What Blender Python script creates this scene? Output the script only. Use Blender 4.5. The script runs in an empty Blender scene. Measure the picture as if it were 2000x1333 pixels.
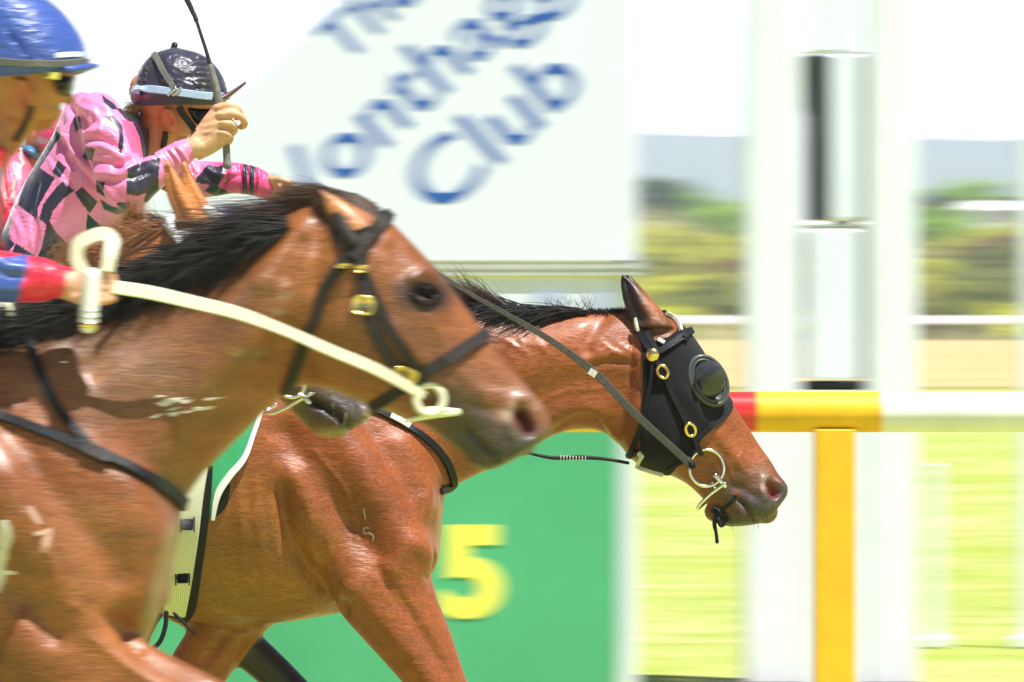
import bpy, math, random
import numpy as np
from mathutils import Vector, Matrix
from mathutils.bvhtree import BVHTree

# ---------------------------------------------------------------- camera, world, sun, exposure
SC = bpy.context.scene
LENS = 300.0                      # telephoto from the outside rail
F = 2000.0 * LENS / 36.0          # focal length in photo pixels
HY = 600.0                        # photo row of the horizon
CZ = 1.6                          # camera height
cam_d = bpy.data.cameras.new("camera")
cam = bpy.data.objects.new("camera", cam_d)
SC.collection.objects.link(cam)
cam.location = (0, 0, CZ)
cam.rotation_euler = (math.radians(90), 0, 0)
cam_d.lens = LENS
cam_d.sensor_width = 36.0
cam_d.shift_y = -(666.5 - HY) / 2000.0
cam_d.clip_start = 0.5
cam_d.clip_end = 20000
cam_d.dof.use_dof = True
cam_d.dof.focus_distance = 19.95
cam_d.dof.aperture_fstop = 30.0
cam_d.dof.aperture_ratio = 0.066
SC.camera = cam

SUN_EL, SUN_AZ = math.radians(67), math.radians(134)   # azimuth: clockwise from +Y, so a little right and towards the camera
world = bpy.data.worlds.new("World")
SC.world = world
world.use_nodes = True
nt = world.node_tree
bg = nt.nodes["Background"]
sky = nt.nodes.new("ShaderNodeTexSky")
sky.sky_type = 'NISHITA'
sky.sun_disc = False
sky.sun_elevation = SUN_EL
sky.sun_rotation = SUN_AZ
sky.air_density = 1.0
sky.dust_density = 1.0
# bright summer haze lying along the horizon, the Nishita sky above it
w_tc = nt.nodes.new("ShaderNodeTexCoord"); w_sep = nt.nodes.new("ShaderNodeSeparateXYZ")
nt.links.new(w_tc.outputs["Generated"], w_sep.inputs[0])
w_rp = nt.nodes.new("ShaderNodeMapRange")
for k_, v_ in (("From Min", 0.04), ("From Max", 0.09), ("To Min", 1.0), ("To Max", 0.0)):
    w_rp.inputs[k_].default_value = v_
nt.links.new(w_sep.outputs["Z"], w_rp.inputs["Value"])
w_mx = nt.nodes.new("ShaderNodeMix"); w_mx.data_type = 'RGBA'
w_mx.inputs["B"].default_value = (34.0, 34.2, 34.6, 1)
nt.links.new(w_rp.outputs[0], w_mx.inputs["Factor"])
nt.links.new(sky.outputs[0], w_mx.inputs["A"])
nt.links.new(w_mx.outputs["Result"], bg.inputs[0])
bg.inputs[1].default_value = 0.042
sun_d = bpy.data.lights.new("sun", 'SUN')
sun_d.energy = 5.0
sun_d.angle = math.radians(0.5)
sun_d.color = (1.0, 0.975, 0.94)
sun = bpy.data.objects.new("sun", sun_d)
SC.collection.objects.link(sun)
sdir = Vector((math.sin(SUN_AZ) * math.cos(SUN_EL), math.cos(SUN_AZ) * math.cos(SUN_EL), math.sin(SUN_EL)))
sun.rotation_euler = sdir.to_track_quat('Z', 'Y').to_euler()
sun.location = (10, -10, 40)
SC.view_settings.view_transform = 'Standard'
SC.view_settings.look = 'None'
SC.view_settings.gamma = 1.0
SC.view_settings.use_curve_mapping = False
SC.view_settings.exposure = 0.72
SC.cycles.max_bounces = 6
SC.cycles.diffuse_bounces = 3
SC.cycles.glossy_bounces = 3
SC.cycles.transparent_max_bounces = 6
SC.cycles.volume_bounces = 1
SC.cycles.use_denoising = True

RNG = np.random.default_rng(7)
random.seed(7)

# ---------------------------------------------------------------- helpers: placing
def P(px, py, D):
    """world point standing D metres away, named by where it shows in the photograph"""
    return ((px - 1000.0) * D / F, D, CZ - (py - HY) * D / F)

def PX(V, D):
    return 1000.0 + V[:, 0] * F / D, HY - (V[:, 2] - CZ) * F / D

# ---------------------------------------------------------------- helpers: materials
def new_mat(name):
    m = bpy.data.materials.new(name)
    m.use_nodes = True
    return m, m.node_tree, m.node_tree.nodes["Principled BSDF"]

def node(t, kind, **kw):
    n = t.nodes.new(kind)
    for k, v in kw.items():
        setattr(n, k, v)
    return n

def setin(n, **kw):
    for k, v in kw.items():
        n.inputs[k.replace("_", " ")].default_value = v

def mat(name, col, rough=0.5, metal=0.0, var=0.12, scale=40.0, bump=0.0, bscale=None, stretch=(1, 1, 1), coat=0.0, sheen=0.0,
        attr=None, spec=0.5, trans=0.0, aniso=None):
    """procedural surface: colour (or a colour attribute) broken up by noise, with a noise bump"""
    m, t, b = new_mat(name)
    b.inputs["Roughness"].default_value = rough
    b.inputs["Metallic"].default_value = metal
    b.inputs["Specular IOR Level"].default_value = spec
    b.inputs["Coat Weight"].default_value = coat
    b.inputs["Sheen Weight"].default_value = sheen
    tc = node(t, "ShaderNodeTexCoord")
    mp = node(t, "ShaderNodeMapping")
    mp.inputs["Scale"].default_value = stretch
    t.links.new(tc.outputs["Object"], mp.inputs["Vector"])
    nz = node(t, "ShaderNodeTexNoise")
    setin(nz, Scale=scale, Detail=5.0, Roughness=0.6)
    t.links.new(mp.outputs[0], nz.inputs["Vector"])
    mx = node(t, "ShaderNodeMix", data_type='RGBA', blend_type='MULTIPLY')
    mx.inputs["Factor"].default_value = 1.0
    rp = node(t, "ShaderNodeMapRange")
    setin(rp, From_Min=0.25, From_Max=0.75, To_Min=1 - var, To_Max=1 + var)
    t.links.new(nz.outputs["Fac"], rp.inputs["Value"])
    if attr:
        at = node(t, "ShaderNodeAttribute", attribute_name=attr)
        t.links.new(at.outputs["Color"], mx.inputs["A"])
    else:
        mx.inputs["A"].default_value = (*col, 1)
    t.links.new(rp.outputs[0], mx.inputs["B"])
    t.links.new(mx.outputs["Result"], b.inputs["Base Color"])
    if bump:
        n2 = node(t, "ShaderNodeTexNoise")
        setin(n2, Scale=bscale or scale * 3, Detail=4.0, Roughness=0.6)
        t.links.new(mp.outputs[0], n2.inputs["Vector"])
        bp = node(t, "ShaderNodeBump")
        setin(bp, Strength=bump, Distance=0.01)
        t.links.new(n2.outputs["Fac"], bp.inputs["Height"])
        t.links.new(bp.outputs[0], b.inputs["Normal"])
    return m

# ---------------------------------------------------------------- helpers: mesh building
class MB:
    """collects pieces of geometry that become ONE mesh object"""
    def __init__(s):
        s.v = []; s.f = []; s.n = 0; s.mi = []; s.flat = False
    def add(s, V, Fs, mi=0):
        V = np.asarray(V, float)
        s.v.append(V)
        s.f += [tuple(int(i) + s.n for i in f) for f in Fs]
        s.mi += [mi] * len(Fs)
        s.n += len(V)
        return s
    def arrays(s):
        return np.concatenate(s.v), s.f
    def loft(s, rings, cap=True, closed=False):
        R = np.asarray(rings, float)
        k, n = R.shape[:2]
        fs = []
        for i in range(k if closed else k - 1):
            a, b = i * n, ((i + 1) % k) * n
            for j in range(n):
                fs.append((a + j, a + (j + 1) % n, b + (j + 1) % n, b + j))
        V = R.reshape(-1, 3)
        if cap and not closed:
            V = np.vstack([V, R[0].mean(0), R[-1].mean(0)])
            c0, c1 = k * n, k * n + 1
            for j in range(n):
                fs.append((c0, (j + 1) % n, j))
                fs.append((c1, (k - 1) * n + j, (k - 1) * n + (j + 1) % n))
        return s.add(V, fs)
    def tube(s, pts, rad, n=12, sub=4, round_ends=True, flat=1.0):
        pts = np.asarray(pts, float)
        rad = np.broadcast_to(np.asarray(rad, float), (len(pts),))
        A = np.hstack([pts, rad[:, None]])
        if len(A) > 2 and sub > 1:
            A = catmull(A, sub)
        elif sub > 1:
            A = np.array([A[0] + (A[1] - A[0]) * q for q in np.linspace(0, 1, sub + 1)])
        p, r = A[:, :3], A[:, 3]
        T = np.gradient(p, axis=0)
        T /= np.linalg.norm(T, axis=1)[:, None] + 1e-12
        if round_ends:
            ext_p, ext_r = [], []
            for q in (0.98, 0.8, 0.5):
                ext_p.append(p[0] - T[0] * r[0] * q); ext_r.append(r[0] * math.sqrt(1 - q * q))
            e2p, e2r = [], []
            for q in (0.5, 0.8, 0.98):
                e2p.append(p[-1] + T[-1] * r[-1] * q); e2r.append(r[-1] * math.sqrt(1 - q * q))
            p = np.vstack([ext_p, p, e2p]); r = np.concatenate([ext_r, r, e2r])
            T = np.vstack([[T[0]] * 3, T, [T[-1]] * 3])
        U = np.cross(T[0], (0, 1, 0))
        if np.linalg.norm(U) < 1e-3:
            U = np.cross(T[0], (0, 0, 1))
        U /= np.linalg.norm(U)
        rings = []
        for i in range(len(p)):
            U = U - T[i] * np.dot(U, T[i]); U /= np.linalg.norm(U)
            B = np.cross(T[i], U)
            a = np.linspace(0, 2 * math.pi, n, endpoint=False)
            rings.append(p[i] + r[i] * (np.cos(a)[:, None] * U + flat * np.sin(a)[:, None] * B))
        return s.loft(rings)
    def ribbon(s, C, Wd, Nn, th):
        """strip with centre line C, side vectors Wd (half width), outward normals Nn, thickness th"""
        C, Wd, Nn = (np.asarray(a, float) for a in (C, Wd, Nn))
        h = np.broadcast_to(np.asarray(th, float), (len(C),))[:, None]; s.flat = True
        rings = np.stack([C - Wd, C - Wd * 0.86 + Nn * h, C + Wd * 0.86 + Nn * h, C + Wd, C + Wd * .9 - Nn * h * .5, C - Wd * .9 - Nn * h * .5], 1)
        return s.loft(rings)
    def box(s, c, d, bev=0.0, rot=None):
        x, y, z = (q / 2 for q in d)
        b = min(bev, x * .9, y * .9, z * .9)
        if b <= 0:
            V = np.array([(i * x, j * y, k * z) for i in (-1, 1) for j in (-1, 1) for k in (-1, 1)], float)
            fs = [(0, 1, 3, 2), (4, 6, 7, 5), (0, 4, 5, 1), (2, 3, 7, 6), (0, 2, 6, 4), (1, 5, 7, 3)]
        else:
            V, idx = [], {}
            for i in (-1, 1):
                for j in (-1, 1):
                    for k in (-1, 1):
                        for ax in range(3):
                            p = [i * (x - b), j * (y - b), k * (z - b)]
                            p[ax] = (i, j, k)[ax] * (x, y, z)[ax]
                            idx[(i, j, k, ax)] = len(V); V.append(p)
            V = np.array(V, float); fs = []
            for ax in range(3):
                o = [q for q in range(3) if q != ax]
                for sg in (-1, 1):
                    f = []
                    for a1, a2 in ((-1, -1), (1, -1), (1, 1), (-1, 1)):
                        key = [0, 0, 0]; key[ax] = sg; key[o[0]] = a1; key[o[1]] = a2
                        f.append(idx[(*key, ax)])
                    fs.append(f if sg * (1 if ax != 1 else -1) > 0 else f[::-1])
            for ax in range(3):
                o = [q for q in range(3) if q != ax]
                for a1 in (-1, 1):
                    for a2 in (-1, 1):
                        ks = []
                        for e in (-1, 1):
                            key = [0, 0, 0]; key[ax] = e; key[o[0]] = a1; key[o[1]] = a2
                            ks.append(key)
                        fs.append([idx[(*ks[0], o[0])], idx[(*ks[1], o[0])], idx[(*ks[1], o[1])], idx[(*ks[0], o[1])]])
            for i in (-1, 1):
                for j in (-1, 1):
                    for k in (-1, 1):
                        fs.append([idx[(i, j, k, 0)], idx[(i, j, k, 1)], idx[(i, j, k, 2)]])
        if rot is not None:
            V = V @ np.array(rot).T
        return s.add(V + np.asarray(c, float), fs)
    def prism(s, poly, D, half, shift=0.0):
        """outline in photo pixels at distance D, given real thickness"""
        p = np.array([P(x, y, D) for x, y in poly])
        n = len(p)
        V = np.vstack([p + (0, shift - half, 0), p + (0, shift + half, 0)])
        fs = [tuple(range(n)), tuple(range(2 * n - 1, n - 1, -1))]
        fs += [(i, n + i, n + (i + 1) % n, (i + 1) % n) for i in range(n)]
        return s.add(V, fs)
    def ellipsoid(s, c, r, n=20, rot=None):
        th = np.linspace(0.02, math.pi - 0.02, n // 2 + 1); ph = np.linspace(0, 2 * math.pi, n, endpoint=False)
        rings = []
        for t in th:
            q = np.stack([r[0] * math.sin(t) * np.cos(ph), r[1] * math.sin(t) * np.sin(ph), r[2] * math.cos(t) + 0 * ph], 1)
            if rot is not None:
                q = q @ np.array(rot).T
            rings.append(q + np.asarray(c, float))
        return s.loft(rings)
    def torus(s, c, R, r, ax1, ax2, n=40, m=10, flat=1.0, R2=None):
        ax1 = np.array(ax1, float); ax2 = np.array(ax2, float)
        ax3 = np.cross(ax1, ax2)
        R2 = R2 or R
        rings = []
        for a in np.linspace(0, 2 * math.pi, n, endpoint=False):
            o = math.cos(a) * ax1 + math.sin(a) * ax2
            ctr = np.asarray(c, float) + math.cos(a) * R * ax1 + math.sin(a) * R2 * ax2
            b = np.linspace(0, 2 * math.pi, m, endpoint=False)
            rings.append(ctr + r * (np.cos(b)[:, None] * o + flat * np.sin(b)[:, None] * ax3))
        return s.loft(rings, closed=True)

def catmull(A, sub):
    A = np.asarray(A, float)
    B = np.vstack([2 * A[0] - A[1], A, 2 * A[-1] - A[-2]])
    out = []
    for i in range(1, len(B) - 2):
        p0, p1, p2, p3 = B[i - 1], B[i], B[i + 1], B[i + 2]
        for q in range(sub):
            t = q / sub
            out.append(0.5 * ((2 * p1) + (-p0 + p2) * t + (2 * p0 - 5 * p1 + 4 * p2 - p3) * t * t + (-p0 + 3 * p1 - 3 * p2 + p3) * t ** 3))
    out.append(B[-2])
    return np.array(out)

def make_obj(name, V, Fs, material, parent=None, smooth=True, mi=None):
    me = bpy.data.meshes.new(name)
    V = np.asarray(V, float)
    me.from_pydata(V.tolist(), [], [tuple(f) for f in Fs])
    mats = material if isinstance(material, (list, tuple)) else [material]
    for m in mats:
        me.materials.append(m)
    if mi is not None and len(mats) > 1:
        me.polygons.foreach_set("material_index", np.array(mi, np.int32))
    me.polygons.foreach_set("use_smooth", np.full(len(me.polygons), bool(smooth)))
    me.update()
    o = bpy.data.objects.new(name, me)
    SC.collection.objects.link(o)
    if parent is not None:
        o.parent = parent
    return o

def build(mb, name, material, parent=None, smooth=True):
    V, Fs = mb.arrays()
    o = make_obj(name, V, Fs, material, parent, smooth, mb.mi if any(mb.mi) else None)
    if mb.flat:
        sharp(o, 32)
    return o

def tag(o, label=None, cat=None, group=None, kind=None):
    if label: o["label"] = label
    if cat: o["category"] = cat
    if group: o["group"] = group
    if kind: o["kind"] = kind
    return o

def sharp(o, deg=35):
    """flat shading across hard edges"""
    me = o.data
    try:
        me.set_sharp_from_angle(angle=math.radians(deg))
    except Exception:
        pass
    return o

def set_origin(o, c):
    """move an object's origin to c without moving its mesh (only for objects still unparented)"""
    c = Vector(c)
    o.data.transform(Matrix.Translation(-c))
    o.location = c
    return o

# ---------------------------------------------------------------- helpers: fleshy solids
def rings_of(st, D, n=44, sub=6):
    """cross-sections: (top x, top y, bottom x, bottom y, half width m [, depth shift m, exponent, egg])"""
    A = np.array([list(r) + [0, 2.0, 0.0][len(r) - 5:] if len(r) < 8 else list(r) for r in st], float)
    A = catmull(A, sub)
    a = np.linspace(0, 2 * math.pi, n, endpoint=False)
    ca, sa = np.cos(a), np.sin(a)
    out = []
    for tx, ty, bx, by, w, yo, e, egg in A:
        t = np.array(P(tx, ty, D)); b = np.array(P(bx, by, D))
        m, h = (t + b) / 2, (t - b) / 2
        c = np.sign(ca) * np.abs(ca) ** (2 / e); q = np.sign(sa) * np.abs(sa) ** (2 / e)
        out.append(m + c[:, None] * h + (q * w * (1 + egg * c))[:, None] * np.array((0, 1.0, 0)) + (0, yo, 0))
    return out

def limb(mb, pts, D, n=24):
    """(px, py, radius px, depth shift m) -> tapered tube"""
    q = [P(x, y, D) for x, y, r, dy in pts]
    q = [(a, b + dy, c) for (a, b, c), (x, y, r, dy) in zip(q, pts)]
    mb.tube(q, [r * D / F for x, y, r, dy in pts], n=n, sub=6)

def remesh(mb, voxel, smooth=6, fac=0.5):
    V, Fs = mb.arrays()
    me = bpy.data.meshes.new("tmp")
    me.from_pydata(V.tolist(), [], Fs)
    o = bpy.data.objects.new("tmp", me)
    SC.collection.objects.link(o)
    r = o.modifiers.new("r", 'REMESH'); r.mode = 'VOXEL'; r.voxel_size = voxel; r.adaptivity = 0
    if smooth:
        s = o.modifiers.new("s", 'SMOOTH'); s.factor = fac; s.iterations = smooth
    dg = bpy.context.evaluated_depsgraph_get()
    ev = o.evaluated_get(dg)
    m2 = ev.to_mesh()
    nv = len(m2.vertices); V2 = np.empty(nv * 3); m2.vertices.foreach_get("co", V2)
    nl = len(m2.loops); L = np.empty(nl, np.int32); m2.loops.foreach_get("vertex_index", L)
    npol = len(m2.polygons); LS = np.empty(npol, np.int32); m2.polygons.foreach_get("loop_start", LS)
    LT = np.empty(npol, np.int32); m2.polygons.foreach_get("loop_total", LT)
    ev.to_mesh_clear()
    bpy.data.objects.remove(o); bpy.data.meshes.remove(me)
    assert (LT == 4).all()
    return V2.reshape(-1, 3), L.reshape(-1, 4)

class Flesh:
    """a voxel-joined solid that can be sculpted and painted by strokes named in photo pixels"""
    def __init__(s, V, Q, D):
        s.V, s.Q, s.D = V, Q, D
        s.gain, s.gx = 1.0, 0
        e = np.vstack([Q[:, [0, 1]], Q[:, [1, 2]], Q[:, [2, 3]], Q[:, [3, 0]]])
        s.e = e
        s.deg = np.bincount(e[:, 0], minlength=len(V)) + np.bincount(e[:, 1], minlength=len(V))
        s.col = np.ones((len(V), 3))
        s.upd()
    def upd(s):
        V, Q = s.V, s.Q
        n = np.cross(V[Q[:, 2]] - V[Q[:, 0]], V[Q[:, 3]] - V[Q[:, 1]])
        N = np.zeros_like(V)
        for k in range(3):
            for ax in range(3):
                pass
        for ax in range(3):
            acc = np.zeros(len(V))
            for k in range(4):
                acc += np.bincount(Q[:, k], weights=n[:, ax], minlength=len(V))
            N[:, ax] = acc
        s.N = N / (np.linalg.norm(N, axis=1)[:, None] + 1e-12)
        s.px, s.py = PX(V, s.D)
    def smooth(s, it=5, fac=0.5, w=None):
        for _ in range(it):
            A = np.zeros_like(s.V)
            for ax in range(3):
                A[:, ax] = (np.bincount(s.e[:, 0], weights=s.V[s.e[:, 1], ax], minlength=len(s.V)) +
                            np.bincount(s.e[:, 1], weights=s.V[s.e[:, 0], ax], minlength=len(s.V)))
            A /= s.deg[:, None]
            f = fac if w is None else fac * w[:, None]
            s.V = s.V + (A - s.V) * f
        s.upd()
    def dist(s, path):
        p = np.array(path, float)
        if len(p) > 2:
            p = catmull(p, 5)
        d = np.full(len(s.V), 1e9)
        bb = (s.px > p[:, 0].min() - 150) & (s.px < p[:, 0].max() + 150) & (s.py > p[:, 1].min() - 150) & (s.py < p[:, 1].max() + 150)
        ix = np.where(bb)[0]
        if len(ix) == 0:
            return d
        X = np.stack([s.px[ix], s.py[ix]], 1)
        dd = np.full(len(ix), 1e9)
        if len(p) == 1:
            dd = np.linalg.norm(X - p[0], axis=1)
        for a, b in zip(p[:-1], p[1:]):
            ab = b - a; L = ab @ ab + 1e-9
            t = np.clip(((X - a) @ ab) / L, 0, 1)
            dd = np.minimum(dd, np.linalg.norm(X - a - t[:, None] * ab, axis=1))
        d[ix] = dd
        return d
    def facing(s, side):
        f = np.clip(np.abs(s.N[:, 1]) * 1.6, 0, 1)
        if side == 'near':
            f = f * (s.N[:, 1] < 0.1)
        if side == 'all':
            f = 1.0
        return f
    def stroke(s, path, r, amp, side='both', mask=None):
        """raise (amp>0) or press (amp<0) the skin along a path; r in px, amp in mm"""
        if r > 15 and s.gain != 1 and np.mean([q[0] for q in path]) < s.gx:
            amp = amp * s.gain
        w = np.exp(-(s.dist(path) / r) ** 2) * s.facing(side)
        if mask is not None:
            w = w * mask
        s.V = s.V + s.N * (w * amp * 0.001)[:, None]
    def paint(s, path, r, c, k=1.0, side='both', hard=1.0):
        w = np.exp(-(s.dist(path) / r) ** (2 * hard)) * k
        if side == 'near':
            w = w * (s.N[:, 1] < 0.25)
        s.col = s.col * (1 - w[:, None]) + np.array(c) * w[:, None]
    def inside(s, poly):
        p = np.array(poly, float)
        r = np.zeros(len(s.V), bool)
        j = len(p) - 1
        for i in range(len(p)):
            xi, yi, xj, yj = *p[i], *p[j]
            c = ((yi > s.py) != (yj > s.py)) & (s.px < (xj - xi) * (s.py - yi) / (yj - yi + 1e-12) + xi)
            r ^= c
            j = i
        return r
    def fill(s, poly, c, side='both'):
        w = s.inside(poly)
        if side == 'near':
            w &= s.N[:, 1] < 0.3
        s.col[w] = c
    def bvh(s):
        return BVHTree.FromPolygons(s.V.tolist(), s.Q.tolist())
    def obj(s, name, material, parent=None):
        o = make_obj(name, s.V, s.Q.tolist(), material, parent)
        a = o.data.color_attributes.new("Col", 'FLOAT_COLOR', 'POINT')
        a.data.foreach_set("color", np.hstack([s.col, np.ones((len(s.V), 1))]).astype(np.float32).ravel())
        return o
    def shell(s, poly, off, mask=None):
        """cloth lying on the skin inside an outline (both flanks); boundary snapped to the outline"""
        ins = s.inside(poly)
        if mask is not None:
            ins &= mask
        keep = ins[s.Q].all(1)
        Q = s.Q[keep]
        u, inv = np.unique(Q, return_inverse=True)
        Qn = inv.reshape(-1, 4)
        V = s.V[u] + s.N[u] * off
        e = np.sort(np.vstack([Qn[:, [0, 1]], Qn[:, [1, 2]], Qn[:, [2, 3]], Qn[:, [3, 0]]]), 1)
        ue, cnt = np.unique(e, axis=0, return_counts=True)
        be = ue[cnt == 1]
        bv = np.unique(be)
        px, py = s.px[u], s.py[u]
        p = np.array(poly, float)
        p2 = np.vstack([p, p[:1]])
        moved = V.copy()
        for i in bv:
            x = np.array([px[i], py[i]]); best = None
            for a, b in zip(p2[:-1], p2[1:]):
                ab = b - a; t = min(1, max(0, ((x - a) @ ab) / (ab @ ab + 1e-9)))
                q = a + t * ab; d = np.hypot(*(q - x))
                if best is None or d < best[0]:
                    best = (d, q)
            if best[0] < 14:
                q = P(*best[1], s.D)
                moved[i, 0], moved[i, 2] = q[0], q[2]
        # one light pass so that snapped edges stay even
        nb = np.bincount(be.ravel(), minlength=len(V))
        acc = np.zeros_like(V)
        for ax in range(3):
            acc[:, ax] = np.bincount(be[:, 0], weights=moved[be[:, 1], ax], minlength=len(V)) + np.bincount(be[:, 1], weights=moved[be[:, 0], ax], minlength=len(V))
        bi = nb > 0
        moved[bi] = moved[bi] * .5 + .5 * acc[bi] / nb[bi][:, None]
        inner = s.V[u] - s.N[u] * 0.001
        inner[bi] = moved[bi] - s.N[u][bi] * (off + .001)
        k = len(V)
        rim = [(a, b, b + k, a + k) for a, b in be.tolist()]
        return np.vstack([moved, inner]), Qn.tolist() + [tuple(x + k for x in f[::-1]) for f in Qn.tolist()] + rim

def onskin(bvh, D, x, y, side=-1):
    """point of the skin seen at photo pixel (x, y) from the near side (side=-1) or the far side"""
    q = P(x, y, D)
    h = bvh.ray_cast(Vector((q[0], D + side * 1.6, q[2])), Vector((0, -side, 0)))
    if h[0] is None:
        h = bvh.find_nearest(Vector((q[0], D + side * 0.1, q[2])))
    return np.array(h[0]), np.array(h[1])

def strap(mb, bvh, D, path, w, th=0.004, side=-1, lift=0.002, n=10):
    """leather strip lying on the skin along a pixel path; w = width in px (one value or one per point)"""
    A = np.hstack([np.array(path, float), np.broadcast_to(np.array(w, float), (len(path),))[:, None]])
    A = catmull(A, n) if len(A) > 2 else np.array([A[0] + (A[1] - A[0]) * q for q in np.linspace(0, 1, n + 1)])
    C, Nn, Wd = [], [], []
    for x, y, ww in A:
        p, nn = onskin(bvh, D, x, y, side)
        C.append(p); Nn.append(nn); Wd.append(ww)
    C, Nn = np.array(C), np.array(Nn)
    for _ in range(2):                       # leather spans small dips
        C[1:-1] = (C[:-2] + 2 * C[1:-1] + C[2:]) / 4
        Nn[1:-1] = (Nn[:-2] + 2 * Nn[1:-1] + Nn[2:]) / 4
    Nn /= np.linalg.norm(Nn, axis=1)[:, None]
    T = np.gradient(C, axis=0); T /= np.linalg.norm(T, axis=1)[:, None] + 1e-12
    S = np.cross(T, Nn); S /= np.linalg.norm(S, axis=1)[:, None] + 1e-12
    mb.ribbon(C + Nn * lift, S * (np.array(Wd) * 0.5 * D / F)[:, None], Nn, th)
    return C, Nn

def band(mb, bvh, D, T, B, w, th=0.004, lift=0.002, a0=0.0, a1=2 * math.pi, n=56, rmax=0.6):
    """strap going right round the body in the plane through pixels T (top) and B (bottom); w px"""
    t = np.array(P(*T, D)); b = np.array(P(*B, D))
    m, h = (t + b) / 2, (t - b) / 2
    hl = np.linalg.norm(h); h = h / hl
    ax = np.cross(h, (0, 1, 0))              # across the strap
    full = abs(a1 - a0 - 2 * math.pi) < 1e-6
    C, Nn = [], []
    for a in np.linspace(a0, a1, n, endpoint=not full):
        d = math.cos(a) * h + math.sin(a) * np.array((0, -1.0, 0))
        r = bvh.ray_cast(Vector(m + d * rmax), Vector(-d))
        if r[0] is None:
            continue
        C.append(np.array(r[0])); Nn.append(d)
    C, Nn = np.array(C), np.array(Nn)
    S = np.broadcast_to(ax * w * 0.5 * D / F, C.shape)
    h_ = th
    C = C + Nn * lift
    rings = np.stack([C - S, C - S * 0.86 + Nn * h_, C + S * 0.86 + Nn * h_, C + S, C + S * .9 - Nn * h_ * .5, C - S * .9 - Nn * h_ * .5], 1)
    mb.loft(rings, cap=not full, closed=full)
    return C

def strands(roots, dirs, lens, rad, droop, wav, seed, nseg=9, spread=0.0, gravity=(0, 0, -1)):
    """hair: many thin tapered three-sided strands in one mesh"""
    rg = np.random.default_rng(seed)
    n = len(roots)
    roots = np.asarray(roots, float); dirs = np.asarray(dirs, float)
    dirs = dirs + rg.normal(0, spread, dirs.shape)
    dirs /= np.linalg.norm(dirs, axis=1)[:, None]
    lens = np.broadcast_to(np.asarray(lens, float), (n,)) * rg.uniform(.6, 1.15, n)
    g = np.array(gravity, float)
    t = np.linspace(0, 1, nseg)
    side = np.cross(dirs, (0, 1, 0)); side /= np.linalg.norm(side, axis=1)[:, None] + 1e-9
    ph = rg.uniform(0, 6.28, n); fr = rg.uniform(3, 7, n)
    L = lens[:, None, None]
    p = roots[:, None, :] + dirs[:, None, :] * t[None, :, None] * L
    p = p + g * (droop * rg.uniform(.5, 1.5, n))[:, None, None] * (t ** 2)[None, :, None] * L
    wv = wav * rg.uniform(.3, 1.3, n)
    p = p + side[:, None, :] * (np.sin(ph[:, None] + fr[:, None] * t) * t * wv[:, None])[:, :, None] * L
    p[:, :, 1] += (np.cos(ph[:, None] * 2 + fr[:, None] * t) * t * wv[:, None]) * lens[:, None] * .6
    r = rad * rg.uniform(.6, 1.3, n)[:, None] * np.clip(1.05 - t ** 2.5, .06, 1)[None, :]
    T = np.gradient(p, axis=1); T /= np.linalg.norm(T, axis=2)[:, :, None] + 1e-12
    U = np.cross(T, np.array((0.13, 1.0, 0.21))); U /= np.linalg.norm(U, axis=2)[:, :, None] + 1e-12
    B = np.cross(T, U)
    V = []
    for k in range(3):
        a = k * 2 * math.pi / 3
        V.append(p + r[:, :, None] * (math.cos(a) * U + math.sin(a) * B))
    V = np.stack(V, 2).reshape(-1, 3)
    base = (np.arange(n)[:, None] * nseg + np.arange(nseg - 1)[None, :]).ravel() * 3
    fs = []
    for k in range(3):
        k2 = (k + 1) % 3
        fs.append(np.stack([base + k, base + k2, base + 3 + k2, base + 3 + k], 1))
    return V, np.concatenate(fs).tolist()

def strand_mb(mb, *a, **k):
    V, f = strands(*a, **k)
    mb.v.append(V); n0 = mb.n
    mb.f += (np.array(f) + n0).tolist(); mb.mi += [0] * len(f); mb.n += len(V)
# ---------------------------------------------------------------- the place: ground, track, slope, hills
DS, DR = 36.0, 24.0               # distance of the signboards and winning post; of the running rail

def ground_mat(name, c1, c2, c3, s1=0.35, s2=3.0, rough=0.9):
    m, t, b = new_mat(name)
    b.inputs["Roughness"].default_value = rough
    b.inputs["Specular IOR Level"].default_value = 0.15
    tc = node(t, "ShaderNodeTexCoord")
    n1 = node(t, "ShaderNodeTexNoise"); setin(n1, Scale=s1, Detail=6.0, Roughness=0.65)
    n2 = node(t, "ShaderNodeTexNoise"); setin(n2, Scale=s2, Detail=6.0, Roughness=0.7)
    for n in (n1, n2):
        t.links.new(tc.outputs["Object"], n.inputs["Vector"])
    r1 = node(t, "ShaderNodeMapRange"); setin(r1, From_Min=0.38, From_Max=0.62)
    r2 = node(t, "ShaderNodeMapRange"); setin(r2, From_Min=0.35, From_Max=0.7)
    t.links.new(n1.outputs["Fac"], r1.inputs["Value"]); t.links.new(n2.outputs["Fac"], r2.inputs["Value"])
    a = node(t, "ShaderNodeMix", data_type='RGBA'); a.inputs["A"].default_value = (*c1, 1); a.inputs["B"].default_value = (*c2, 1)
    t.links.new(r1.outputs[0], a.inputs["Factor"])
    c = node(t, "ShaderNodeMix", data_type='RGBA'); c.inputs["B"].default_value = (*c3, 1)
    t.links.new(a.outputs["Result"], c.inputs["A"]); t.links.new(r2.outputs[0], c.inputs["Factor"])
    t.links.new(c.outputs["Result"], b.inputs["Base Color"])
    bp = node(t, "ShaderNodeBump"); setin(bp, Strength=0.4, Distance=0.05)
    t.links.new(n2.outputs["Fac"], bp.inputs["Height"]); t.links.new(bp.outputs[0], b.inputs["Normal"])
    return m

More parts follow.
